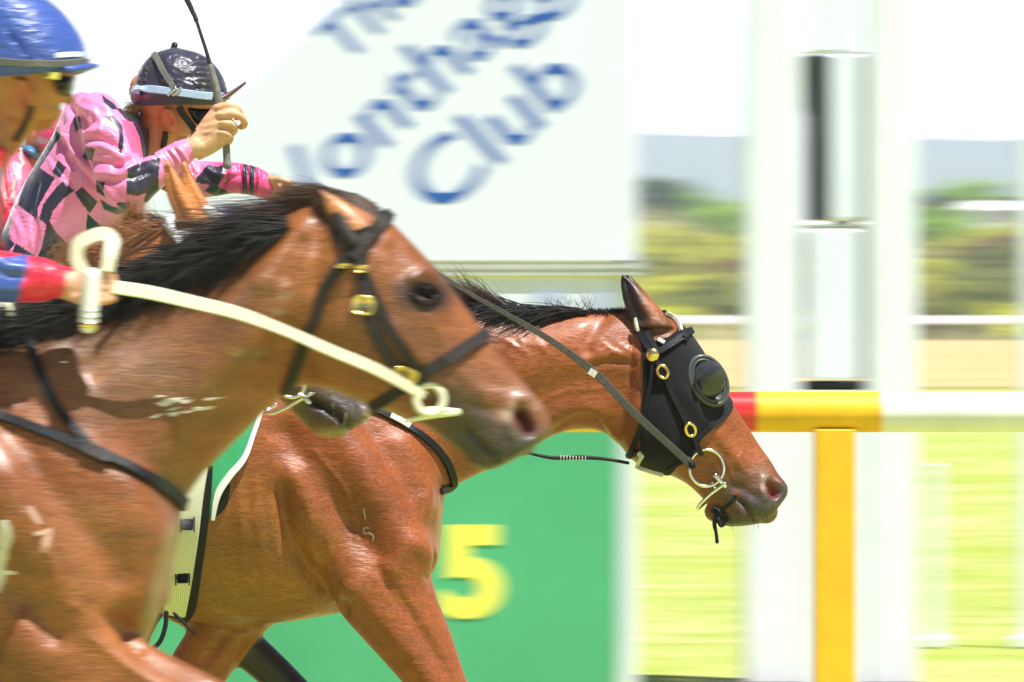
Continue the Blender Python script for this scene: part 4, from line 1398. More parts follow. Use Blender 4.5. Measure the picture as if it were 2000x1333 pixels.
    fl.paint([(1000, 800), (985, 815)], 13, (0.42, 0.27, 0.21), .8)
    fl.paint([(1020, 812), (1030, 832)], 17, (0.085, 0.006, 0.010), 1.0, hard=2)
    fl.paint([(912, 842), (942, 870), (975, 902)], 5, (0.02, 0.015, 0.015), .8)
    fl.paint([(798, 574), (828, 566), (858, 576)], 30, (0.030, 0.018, 0.015), .95)
    fl.paint([(812, 592), (835, 598), (856, 590)], 16, (0.035, 0.018, 0.012), .9)
    pass
    fl.paint([(646, 398), (668, 418), (692, 440)], 22, (0.58, 0.20, 0.05), .95, hard=1.5)
    fl.paint([(618, 370), (630, 415), (660, 462)], 11, (0.012, 0.010, 0.010), .97)
    for x, y, r in ((470, 690, 9), (545, 610, 8), (560, 580, 8), (510, 690, 6)):
        fl.paint([(x - 10, y), (x + 10, y - 2)], r * .8, (.5, .33, .2), .5)
    rg = np.random.default_rng(14)
    for _ in range(120):                                      # dust, sweat and rubbed hair
        x, y = rg.uniform(-40, 560), rg.uniform(560, 1180)
        L = rg.uniform(12, 60); c_ = [(.15, .055, .022), (.36, .15, .075), (.22, .10, .05), (.40, .12, .035)][rg.integers(4)]
        fl.paint([(x, y), (x + L, y + rg.uniform(-10, 6))], rg.uniform(6, 20), c_, rg.uniform(.15, .45))
    low = np.clip((fl.py - 1560) / 120, 0, 1)[:, None]
    fl.col = fl.col * (1 - low) + np.array(POINT) * low
    dk = fl.inside([(632, 360), (700, 366), (748, 410), (760, 440), (724, 442), (700, 420), (660, 400)]) & (fl.V[:, 1] > D - .052)
    fl.col[dk] = (.028, .016, .012)
    fl.col *= (.76, .86, .76)
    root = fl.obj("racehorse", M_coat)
    tag(root, "nearest bay racehorse in a leather bridle with pale rubber reins and white shoulder brand", "horse", "racehorses galloping past the post")
    bvh = fl.bvh()
    k = D / F
    for s in (-1, 1):
        p, nn = onskin(bvh, D, 829, 571, s)
        mb = MB(); mb.ellipsoid(p - nn * .005, (.024, .014, .0185), 24); build(mb, "eye", M_eye, root)
        mb = MB()
        strap(mb, bvh, D, [(804, 572), (816, 559), (832, 556), (848, 563), (858, 576)], 7, .006, side=s, lift=.001)
        strap(mb, bvh, D, [(802, 574), (814, 587), (830, 593), (846, 590), (860, 578)], 11, .006, side=s, lift=.002)
        build(mb, "eyelid", mat("eyelid skin", (.022, .013, .010), .85, spec=.1, var=.2, scale=80), root)
    # bridle
    br = MB()
    for s in (-1, 1):
        strap(br, bvh, D, [(688, 455), (698, 484), (706, 520), (712, 560), (724, 620), (748, 680), (788, 730)], [74, 60, 28, 24, 22, 22, 22], .006, side=s, lift=.006)  # headstall and cheek strap, top widened to take in the shadow beside it
        strap(br, bvh, D, [(706, 522), (728, 570), (762, 640), (800, 700), (822, 736)], [26, 22, 19, 19, 19], .006, side=s, lift=.006)
        strap(br, bvh, D, [(688, 500), (664, 524), (630, 580), (604, 650), (578, 720), (556, 764)], [22, 24, 22, 22, 24, 26], .006, side=s, lift=.006)
        strap(br, bvh, D, [(690, 506), (712, 474), (734, 448), (752, 430)], [26, 28, 28, 26], .007, side=s, lift=.009)
    band(br, bvh, D, (752, 428), (688, 510), 26, .007, .009, a0=-.8, a1=.8, n=18)
    band(br, bvh, D, (952, 652), (812, 742), 25, .007, .005)
    br.tube([np.array(P(x, y, D)) + (0, d, 0) for x, y, d in ((690, 472, -.108), (668, 440, -.090), (652, 406, -.05), (648, 388, 0), (652, 406, .05), (668, 440, .090), (690, 472, .108))], .013, n=10, flat=.5)
    bridle = build(br, "bridle", M_leather_br, root)
    for s in (-1, 1):
        for (cx, cy, w, h, u) in ((711, 598, 23, 20, (1, 0, -.15)), (789, 729, 27, 17, (.94, 0, -.34)), (708, 528, 13, 8, (1, 0, 0)), (676, 522, 14, 5, (1, 0, 0))):
            p, nn = onskin(bvh, D, cx, cy, s)
            u = np.array(u, float); u -= nn * (u @ nn); u /= np.linalg.norm(u); v = np.cross(nn, u)
            mb = MB(); n_ = 36; a = np.linspace(0, 2 * math.pi, n_, endpoint=False)
            sup = lambda q: np.sign(q) * np.abs(q) ** .62
            rings = [p + nn * q + (sup(np.cos(a))[:, None] * u * w * k + sup(np.sin(a))[:, None] * v * h * k) * r for q, r in ((.006, 1.0), (.016, 1.0), (.019, .92), (.017, .80), (.015, .6))]
            mb.loft(rings); b_ = build(mb, "buckle", M_gold, bridle)
            if w > 20 and s < 0:
                mb = MB(); mb.box(p + nn * .0195, (.005, .006, .024), .001); build(mb, "tongue", M_leather, b_)
        p, nn = onskin(bvh, D, 838, 782, s)
        n0 = np.array((0.10, s, .1)); n0 /= np.linalg.norm(n0)
        u = np.array((1, 0, 0.0)); u -= n0 * (u @ n0); u /= np.linalg.norm(u); v = np.cross(n0, u)
        mb = MB(); mb.torus(p + n0 * .020, 26 * k, .0075, u, v, n=48, m=12, R2=29 * k)
        y0 = p[1] - D + s * .015
        mb.tube([np.array(P(840, 800, D)) + (0, y0, 0), np.array(P(893, 803, D)) + (0, y0 * .9, 0)], [.0075, .006], n=10, sub=2)
        mb.tube([np.array(P(792, 822, D)) + (0, y0 * .95, 0), np.array(P(840, 812, D)) + (0, y0, 0), np.array(P(894, 806, D)) + (0, y0 * .9, 0)], [.004, .006, .006], n=10, sub=3)
        build(mb, "bit_ring", M_rein_y, bridle)
    # mane
    crest = [(-200, 640), (-40, 630), (90, 608), (200, 576), (300, 534), (392, 492), (480, 454), (560, 420), (610, 398)]
    mb = MB(); n = 6500; rg = np.random.default_rng(51)
    q = crest_roots(bvh, D, crest, n, 51, 4)
    R = np.array([P(x, y, D) for x, y in q]); R[:, 1] += rg.uniform(-.05, .02, n) + np.clip((q[:, 0] - 560) / 60, 0, 1) * .045; R[:, 2] -= .020
    Dr = np.stack([rg.normal(-.95, .2, n), rg.normal(-.30, .12, n), rg.normal(-.20, .10, n) + .22 * np.sin(q[:, 0] * .09) + .12 * np.sin(q[:, 0] * .23)], 1)
    strand_mb(mb, R, Dr, .15, .0014, rg.uniform(.05, .75, n), rg.uniform(.02, .09, n), 52, spread=.05)
    n = 6500
    q = crest_roots(bvh, D, crest[:8], n, 53, 4)
    pts = []
    q2 = q + np.stack([rg.uniform(-6, 6, n), rg.uniform(0, 34, n)], 1)
    for x, y in q2:
        pts.append(onskin(bvh, D, x, y)[0])
    R = np.array(pts); R[:, 1] -= .004
    Dr = np.stack([np.full(n, -.80), rg.normal(-.22, .06, n), rg.normal(-.02, .08, n) + .20 * np.sin(q[:, 0] * .08 + 1) + .12 * np.sin(q[:, 0] * .21)], 1)
    strand_mb(mb, R, Dr, .16, .0015, rg.uniform(.2, .7, n), rg.uniform(.01, .05, n), 54, spread=.04)
    build(mb, "mane", M_mane, root)
    # wind-blown hair over the poll, and the forelock
    mb = MB(); n = 260
    q = crest_roots(bvh, D, [(470, 448), (540, 424), (600, 402), (640, 392)], n, 55, 5)
    R = np.array([P(x, y, D) for x, y in q]); R[:, 1] += rg.uniform(-.05, .03, n)
    Dr = np.stack([np.full(n, -1.0), rg.normal(-.1, .1, n), rg.uniform(-.16, .12, n)], 1)
    R[:, 1] += np.clip((q[:, 0] - 540) / 80, 0, 1) * .05
    strand_mb(mb, R, Dr, .26, .0006, rg.uniform(-.02, .25, n), rg.uniform(.01, .06, n), 56)
    build(mb, "wind_blown_mane", M_mane_br, root)
    mb = MB(); n = 2200
    q = crest_roots(bvh, D, [(640, 388), (676, 378), (706, 384), (734, 402), (752, 424)], n, 57, 3)
    R = np.array([P(x, y, D) for x, y in q]); R[:, 1] += rg.uniform(-.015, .06, n); R[:, 2] -= .006
    Dr = np.stack([np.full(n, -1.0), rg.normal(0, .12, n), rg.uniform(.05, .42, n)], 1)
    strand_mb(mb, R, Dr, .13, .0011, rg.uniform(.1, .55, n), rg.uniform(.01, .06, n), 58)
    n = 3000
    x_ = rg.uniform(676, 754, n); y_ = np.interp(x_, [672, 706, 734, 752], [376, 382, 400, 424]) + rg.uniform(0, 30, n)
    R = np.array([onskin(bvh, D, a, b)[0] for a, b in zip(x_, y_)]); ok_ = (R[:, 1] > D - .055) | (x_ > 738); R = R[ok_]; n = len(R)
    strand_mb(mb, R, np.stack([np.full(n, -.9), rg.normal(-.12, .06, n), rg.normal(.16, .10, n)], 1), .075, .0010, rg.uniform(.1, .5, n), rg.uniform(.01, .06, n), 59)
    build(mb, "forelock", M_mane_br, root)
    # breast strap and its carrying strap
    mb = MB()
    for s in (-1, 1):
        strap(mb, bvh, D, [(-240, 740), (-60, 790), (60, 828), (190, 880), (256, 910), (330, 955), (356, 985)], [20, 20, 20, 22, 25, 27, 27], .008, side=s, lift=.004)
        strap(mb, bvh, D, [(62, 660), (84, 720), (116, 786), (150, 830), (182, 868)], 19, .006, side=s, lift=.004)
    bs = build(mb, "breast_strap", M_leather, root)
    for s in (-1, 1):
        mb = MB(); strap(mb, bvh, D, [(172, 872), (196, 884), (220, 896)], 30, .010, side=s, lift=.006); build(mb, "keeper", M_leather_br, bs)
    # brand, paint mark, foam
    mb = MB()
    strap(mb, bvh, D, [(70, 984), (82, 1004), (92, 1018)], [11, 12, 9], .0007, lift=.0008)
    strap(mb, bvh, D, [(80, 1038), (98, 1034), (114, 1028)], 8, .0007, lift=.0008)
    strap(mb, bvh, D, [(108, 1032), (104, 1052), (98, 1072)], 14, .0007, lift=.0008)
    build(mb, "brand", mat("roan brand hair", (.50, .31, .22), .6, var=.3, scale=200), root)
    mb = MB()
    strap(mb, bvh, D, [(20, 1010), (24, 1040), (16, 1066)], [20, 34, 28], .0007, lift=.0008)
    strap(mb, bvh, D, [(10, 1066), (12, 1105), (4, 1150)], [44, 36, 14], .0007, lift=.0008)
    strap(mb, bvh, D, [(0, 1110), (44, 1112)], [14, 8], .0007, lift=.0009)
    build(mb, "white_mark", M_foam, root)
    rg = np.random.default_rng(8); mb = MB()
    for _ in range(16):
        x, y = rg.uniform(290, 404), rg.normal(792, 9)
        strap(mb, bvh, D, [(x, y), (x + rg.uniform(4, 16), y + rg.uniform(-4, 3)), (x + rg.uniform(16, 46), y + rg.uniform(-10, 4))], [1, rg.uniform(3, 9), 1], .0008, lift=.0005, n=4)
    build(mb, "foam_flecks", M_foam, root)
    # saddle: pommel and cloth behind the withers
    cl = [(20, 600), (-20, 700), (-60, 900), (-100, 960), (-560, 960), (-560, 600), (-300, 560)]
    cV, cF = fl.shell(cl, .012)
    make_obj("saddle_cloth", cV, cF, mat("white saddle cloth", (.75, .76, .74), .6, var=.06, scale=30, bump=.2), root)
    mb = MB()
    mb.loft(rings_of([(26, 590, 4, 640, .03), (4, 578, -12, 632, .07), (-30, 582, -40, 630, .10), (-140, 616, -140, 645, .13), (-280, 610, -280, 640, .15), (-340, 580, -340, 640, .13)], D)); build(mb, "saddle", mat("pale grey saddle", (.42, .42, .40), .4, var=.12, scale=20, bump=.1), root)
    mb = MB(); mb.tube([np.array(P(x, y, D)) + (0, -.09, 0) for x, y in ((14, 592), (22, 600), (26, 614), (30, 626))], .006, n=8); build(mb, "saddle_piping", M_rein_y, root)
    mb = MB(); n = 900
    R = np.array([P(-1140 + a, 780 + b, D) for a, b in rg.normal(0, 14, (n, 2))]); R[:, 1] += rg.normal(0, .02, n)
    strand_mb(mb, R, np.stack([np.full(n, -1.0), rg.normal(0, .15, n), rg.normal(-.1, .15, n)], 1), .7, .0015, np.full(n, .5), np.full(n, .06), 61, nseg=12); build(mb, "tail", M_mane, root)
    # reins to the rider's hands, and the bight standing up from his fist
    def air(pts, w, th, name, dys, parent=root, m=M_rein_y):
        A = np.array([np.array(P(x, y, D)) + (0, dy, 0) for (x, y), dy in zip(pts, dys)])
        A = np.hstack([A, np.broadcast_to(np.array(w, float), (len(A),))[:, None]])
        C = catmull(A, 8); Wd = C[:, 3]; C = C[:, :3]
        T = np.gradient(C, axis=0); T /= np.linalg.norm(T, axis=1)[:, None]
        Nn = np.broadcast_to(np.array((0, -1.0, 0.15)), C.shape); Nn = Nn - T * (Nn * T).sum(1)[:, None]; Nn /= np.linalg.norm(Nn, axis=1)[:, None]
        mbx = MB(); mbx.ribbon(C, np.cross(T, Nn) * (Wd * .5 * k)[:, None], Nn, th)
        return build(mbx, name, m, parent)
    air([(828, 772), (740, 722), (650, 684), (560, 645), (470, 612), (380, 590), (300, 572), (222, 560)], [17, 22, 22, 21, 25, 26, 27, 26], .003, "rein", [-.115, -.165, -.185, -.19, -.195, -.2, -.22, -.235])
    air([(828, 772), (740, 730), (600, 670), (470, 620), (330, 585), (228, 560)], 22, .003, "rein", [.115, .165, .185, .17, .0, -.16])
    air([(172, 534), (160, 505), (166, 478), (190, 464), (214, 460), (229, 474), (226, 500), (220, 532)], [26, 27, 28, 28, 30, 29, 27, 25], .010, "rein_bight", [-.20, -.20, -.20, -.20, -.20, -.22, -.235, -.24])
    return fl, bvh, root
H1 = near_horse()
# ---------------------------------------------------------------- the chestnut squeezed between the two
D3 = 18.7
def chestnut_horse():
    D = D3
    mb = MB()
    mb.loft(rings_of([(-10, 900, -20, 1010, .06), (-40, 800, -40, 1140, .15), (-120, 720, -120, 1220, .20), (-260, 650, -260, 1260, .24), (-430, 640, -430, 1250, .28), (-660, 660, -660, 1210, .30), (-900, 640, -900, 1130, .28), (-1040, 680, -1040, 1060, .2), (-1090, 780, -1090, 960, .08)], D))
    mb.loft(rings_of([(-260, 660, 0, 1120, .18), (-80, 640, 30, 950, .15), (40, 610, 110, 850, .125), (130, 560, 190, 770, .108), (210, 508, 258, 705, .096), (286, 462, 300, 665, .086), (348, 432, 330, 640, .08)], D))
    mb.loft(rings_of([(340, 436, 318, 640, .06), (392, 428, 350, 672, .085, 0, 2.2), (432, 446, 392, 706, .097, 0, 2.3), (474, 490, 430, 728, .10, 0, 2.4), (516, 540, 464, 744, .095, 0, 2.3), (560, 600, 500, 756, .078),
                      (600, 652, 530, 772, .064), (640, 698, 556, 790, .055), (676, 734, 580, 812, .052), (704, 760, 600, 834, .052), (722, 782, 618, 850, .05), (727, 800, 650, 850, .042), (720, 818, 684, 842, .026)], D))
    limb(mb, [(618, 812, 22, 0), (640, 836, 19, 0), (660, 840, 16, 0), (672, 834, 13, 0)], D)
    limb(mb, [(694, 790, 30, 0), (698, 806, 26, 0)], D)
    ear(mb, D, (324, 303), (308, 365), (352, 438), (414, 438), (356, 356), -.05, .024)
    ear(mb, D, (356, 304), (340, 350), (372, 420), (414, 412), (374, 348), .06, .024)
    for s, a in ((-1, [(-90, 1040, 120), (-10, 1220, 80), (60, 1360, 56), (130, 1480, 48), (190, 1650, 30), (240, 1790, 38), (280, 1850, 42), (320, 1920, 56)]),
                 (1, [(-120, 1040, 120), (-180, 1260, 80), (-260, 1400, 56), (-300, 1500, 48), (-430, 1570, 32), (-560, 1600, 38), (-620, 1570, 52)]),
                 (-1, [(-900, 900, 190), (-800, 1120, 130), (-900, 1310, 74), (-990, 1440, 52), (-930, 1620, 34), (-870, 1790, 40), (-840, 1850, 42), (-800, 1920, 58)]),
                 (1, [(-900, 900, 190), (-720, 1140, 130), (-690, 1330, 74), (-740, 1470, 50), (-620, 1640, 34), (-520, 1790, 40), (-480, 1850, 42), (-440, 1920, 58)])):
        limb(mb, [(x, y, r, s * .13) for x, y, r in a], D)
    V, Q = remesh(mb, 0.0058, 3)
    fl = Flesh(V, Q, D)
    fl.smooth(18, .5, ((fl.px < 270) | (fl.py > 870)).astype(float))
    S = fl.stroke
    S([(604, 782), (640, 800), (668, 820), (686, 840)], 8, -22)         # mouth between the two lips
    S([(630, 800), (658, 822), (676, 838)], 7, 6); S([(650, 784), (676, 804), (696, 828)], 8, 4)
    S([(700, 775), (708, 790)], 9, -9)
    S([(470, 560), (490, 556)], 14, -8)
    S([(328, 335), (338, 380), (360, 425)], 9, -9, side='near')
    S([(356, 335), (376, 380), (395, 410)], 8, -6, side='near')
    fl.upd()
    fl.col[:] = (0.52, 0.185, 0.042)
    fl.paint([(610, 790), (690, 800)], 62, (0.055, 0.050, 0.047), .97, hard=1.6)
    fl.paint([(628, 845), (676, 842), (690, 836)], 8, (0.22, 0.19, 0.11), .5)  # rim light off the grass, painted along the lower lip
    fl.paint([(724, 786), (716, 818)], 8, (0.30, 0.24, 0.14), .6)  # painted rim light down the tip of the nose
    fl.paint([(580, 775), (560, 760)], 26, (0.16, 0.085, 0.04), .7)
    fl.paint([(606, 784), (640, 802), (684, 838)], 6, (0.010, 0.008, 0.008), .95)
    fl.paint([(327, 330), (336, 380), (356, 425)], 8, (0.20, 0.07, 0.02), .6, side='near')
    fl.paint([(322, 318), (316, 345), (320, 380)], 5, (0.55, 0.28, 0.12), .7, side='near')
    low = np.clip((fl.py - 1500) / 120, 0, 1)[:, None]
    fl.col = fl.col * (1 - low) + np.array((.12, .05, .025)) * low
    root = fl.obj("racehorse", M_coat)
    tag(root, "chestnut racehorse hidden behind the nearest horse, showing orange ears and grey muzzle", "horse", "racehorses galloping past the post")
    bvh = fl.bvh()
    for s in (-1, 1):
        p, nn = onskin(bvh, D, 478, 558, s); mb = MB(); mb.ellipsoid(p - nn * .012, (.02, .016, .018), 18); build(mb, "eye", M_eye, root)
    # white bridle straps
    M_strap_w = mat("white bridle strap", (.80, .81, .86), .45, var=.06, scale=40)
    mb = MB()
    for s in (-1, 1):
        strap(mb, bvh, D, [(330, 446), (340, 458), (352, 480), (372, 540), (440, 660), (530, 745)], [16, 18, 15, 12, 12, 12], .006, side=s, lift=.010)
        strap(mb, bvh, D, [(352, 462), (390, 456), (420, 446), (440, 448)], 14, .006, side=s, lift=.008)
    mb.tube([np.array(P(x, y, D)) + (0, d, 0) for x, y, d in ((338, 452, -.082), (334, 434, -.07), (338, 424, -.04), (342, 424, 0), (338, 424, .04), (334, 440, .07))], .009, n=10)
    bridle = build(mb, "bridle", M_strap_w, root)
    mb = MB(); mb.tube([np.array(P(x, y, D)) + (0, -.03, 0) for x, y in ((404, 410), (418, 420), (436, 432), (448, 440))], [.010, .014, .012, .008], n=10, flat=.5); build(mb, "brow_loop", M_strap_w, bridle)
    k = D / F
    mb = MB(); u, v = (1, 0, 0), (0, 0, 1)
    a = np.linspace(math.radians(150), math.radians(385), 14)
    c = np.array(P(572, 752, D)) + (0, -.085, 0)
    mb.tube([c + (math.cos(t) * 24 * k, 0, math.sin(t) * 24 * k) for t in a], .0042, n=10, sub=2)
    mb.tube([np.array(P(x, y, D)) + (0, -.088, 0) for x, y in ((588, 770), (597, 777), (605, 785))], [.004, .0055, .005], n=10)
    build(mb, "bit_ring", M_steel, bridle)
    mb = MB()
    mb.tube([np.array(P(x, y, D)) + (0, d, 0) for x, y, d in ((610, 768, -.08), (592, 778, -.082), (560, 796, -.08), (534, 807, -.075), (525, 806, -.06), (528, 798, -.05), (540, 790, -.045))], .0038, n=10)
    build(mb, "bit_bar", M_steel, bridle)
    rg = np.random.default_rng(4)
    mb = MB(); n = 22; R, Dr = [], []
    for _ in range(n):
        x, y = rg.uniform(640, 715), rg.uniform(768, 845); p, nn = onskin(bvh, D, x, y); R.append(p); Dr.append(nn + np.array((rg.normal(0, .4), -.2, -.7)))
    strand_mb(mb, R, Dr, .022, .0004, np.full(n, .3), np.full(n, .05), 5, nseg=5); build(mb, "whiskers", M_pipe, root)
    # tossed mane curls
    mb = MB(); n = 2200
    q = crest_roots(bvh, D, [(60, 600), (130, 556), (210, 506), (286, 462), (336, 436)], n, 71, 6)
    R = np.array([P(x, y, D) for x, y in q]); R[:, 1] += rg.uniform(-.04, .02, n); R[:, 2] -= .008
    Dr = np.stack([np.full(n, -.9), rg.normal(-.3, .15, n), rg.uniform(-.4, .35, n)], 1)
    strand_mb(mb, R, Dr, .11, .0010, rg.uniform(.0, .6, n), rg.uniform(.03, .2, n), 72)
    n = 240
    q = crest_roots(bvh, D, [(236, 470), (290, 452), (330, 436)], n, 73, 5)
    R = np.array([P(x, y, D) for x, y in q])
    strand_mb(mb, R, np.stack([rg.normal(-.75, .2, n), rg.normal(-.1, .1, n), rg.normal(.30, .18, n)], 1), .075, .0008, rg.uniform(-.3, .3, n), rg.uniform(.1, .4, n), 74)
    # a lock flung straight up
    n = 160
    R = np.array([P(248 + a, 462 + b, D) for a, b in rg.normal(0, 7, (n, 2))])
    strand_mb(mb, R, np.stack([rg.normal(.28, .10, n), rg.normal(0, .1, n), np.full(n, 1.0)], 1), .085, .0010, rg.uniform(-.2, .2, n), rg.uniform(.05, .25, n), 75)
    n = 200
    R = np.array([P(190 + a, 512 + b, D) for a, b in rg.normal(0, 12, (n, 2))]); R[:, 1] -= .05
    strand_mb(mb, R, np.stack([rg.normal(-1, .2, n), rg.normal(0, .1, n), rg.normal(.1, .3, n)], 1), .10, .0008, rg.uniform(-.4, .8, n), rg.uniform(.3, .9, n), 76, nseg=16)
    build(mb, "mane", M_mane_red, root)
    return fl, bvh, root
H3 = chestnut_horse()
# ---------------------------------------------------------------- riders: materials
def satin_mat(name, rough=0.30, crease=0.5):
    """racing silk: colours painted as patches, soft cross creases, strong sheen"""
    m, t, b = new_mat(name)
    tc = node(t, "ShaderNodeTexCoord"); at = node(t, "ShaderNodeAttribute", attribute_name="Col")
    n1 = node(t, "ShaderNodeTexNoise"); setin(n1, Scale=24.0, Detail=4.0, Roughness=.55, Distortion=1.2)
    mp = node(t, "ShaderNodeMapping"); mp.inputs["Scale"].default_value = (1.0, .6, 1.8); mp.inputs["Rotation"].default_value = (0, .7, 0)
    t.links.new(tc.outputs["Object"], mp.inputs["Vector"]); t.links.new(mp.outputs[0], n1.inputs["Vector"])
    n2 = node(t, "ShaderNodeTexNoise"); setin(n2, Scale=700.0, Detail=2.0); t.links.new(tc.outputs["Object"], n2.inputs["Vector"])
    r = node(t, "ShaderNodeMapRange"); setin(r, From_Min=.3, From_Max=.7, To_Min=.88, To_Max=1.10); t.links.new(n2.outputs["Fac"], r.inputs["Value"])
    x = node(t, "ShaderNodeMix", data_type='RGBA', blend_type='MULTIPLY'); x.inputs["Factor"].default_value = 1
    t.links.new(at.outputs["Color"], x.inputs["A"]); t.links.new(r.outputs[0], x.inputs["B"]); t.links.new(x.outputs["Result"], b.inputs["Base Color"])
    b1 = node(t, "ShaderNodeBump"); setin(b1, Strength=crease, Distance=.02); t.links.new(n1.outputs["Fac"], b1.inputs["Height"]); t.links.new(b1.outputs[0], b.inputs["Normal"])
    b.inputs["Roughness"].default_value = rough; b.inputs["Specular IOR Level"].default_value = .65
    b.inputs["Sheen Weight"].default_value = .45; b.inputs["Sheen Roughness"].default_value = .3
    b.inputs["Coat Weight"].default_value = .18; b.inputs["Coat Roughness"].default_value = .24
    return m
def skin_mat():
    m, t, b = new_mat("skin")
    tc = node(t, "ShaderNodeTexCoord"); at = node(t, "ShaderNodeAttribute", attribute_name="Col")
    n = node(t, "ShaderNodeTexNoise"); setin(n, Scale=70.0, Detail=5.0, Roughness=.6); t.links.new(tc.outputs["Object"], n.inputs["Vector"])
    r = node(t, "ShaderNodeMapRange"); setin(r, From_Min=.3, From_Max=.7, To_Min=.86, To_Max=1.12); t.links.new(n.outputs["Fac"], r.inputs["Value"])
    x = node(t, "ShaderNodeMix", data_type='RGBA', blend_type='MULTIPLY'); x.inputs["Factor"].default_value = 1
    t.links.new(at.outputs["Color"], x.inputs["A"]); t.links.new(r.outputs[0], x.inputs["B"]); t.links.new(x.outputs["Result"], b.inputs["Base Color"])
    b.inputs["Subsurface Weight"].default_value = .12; b.inputs["Subsurface Radius"].default_value = (.012, .004, .002); b.inputs["Subsurface Scale"].default_value = .6
    n2 = node(t, "ShaderNodeTexNoise"); setin(n2, Scale=420.0, Detail=3.0); t.links.new(tc.outputs["Object"], n2.inputs["Vector"])
    bp = node(t, "ShaderNodeBump"); setin(bp, Strength=.2, Distance=.001); t.links.new(n2.outputs["Fac"], bp.inputs["Height"]); t.links.new(bp.outputs[0], b.inputs["Normal"])
    b.inputs["Roughness"].default_value = .5
    return m
M_skin = skin_mat()
M_silk = satin_mat("racing silk", .40, .22)
M_cap = satin_mat("silk helmet cover", .34, .4)
M_brch = mat("white breeches", (.78, .78, .76), .6, var=.05, scale=20, bump=.2)
M_boot = mat("black riding boot", (.02, .02, .022), .25, var=.2, scale=20, coat=.3)
M_goggle = mat("dark goggle lens", (.010, .010, .009), .22, var=.2, scale=20, spec=.35)
M_strap = mat("grey elastic strap", (.13, .13, .115), .7, var=.2, scale=90, bump=.2)
M_band = mat("pale blue band", (.42, .56, .74), .6, var=.08, scale=120, bump=.15)
M_black = mat("black webbing", (.02, .02, .024), .6, var=.3, scale=120, bump=.2)
M_hair = mat("fair hair", (.34, .22, .10), .45, var=.4, scale=60)
M_buckle = mat("yellow plastic clip", (.55, .50, .08), .35, var=.1, scale=60)
M_visor_red = mat("dark peak", (.09, .02, .04), .4, var=.2, scale=60)
M_whip = mat("whip braid", (.20, .20, .18), .55, var=.45, scale=160, bump=.5, stretch=(1, 1, .3))
M_grip = mat("white whip grip", (.78, .79, .76), .4, var=.08, scale=60, bump=.1)
PINK, PINK_D, NAVY = (0.84, 0.23, 0.45), (0.74, 0.07, 0.24), (0.016, 0.014, 0.036)
SKIN = (0.62, 0.255, 0.12)

def finger(mb, D, pts, r0, r1):
    """pts: (px, py, depth shift) knuckle to tip"""
    q = [np.array(P(x, y, D)) + (0, d, 0) for x, y, d in pts]
    mb.tube(q, np.linspace(r0, r1, len(q)), n=14, sub=5)

def hat(D, outline_l, outline_r, half, n=40):
    st = [(*r, *l, w) for l, r, w in zip(outline_l, outline_r, half)]
    return rings_of(st, D, n=n, sub=6)

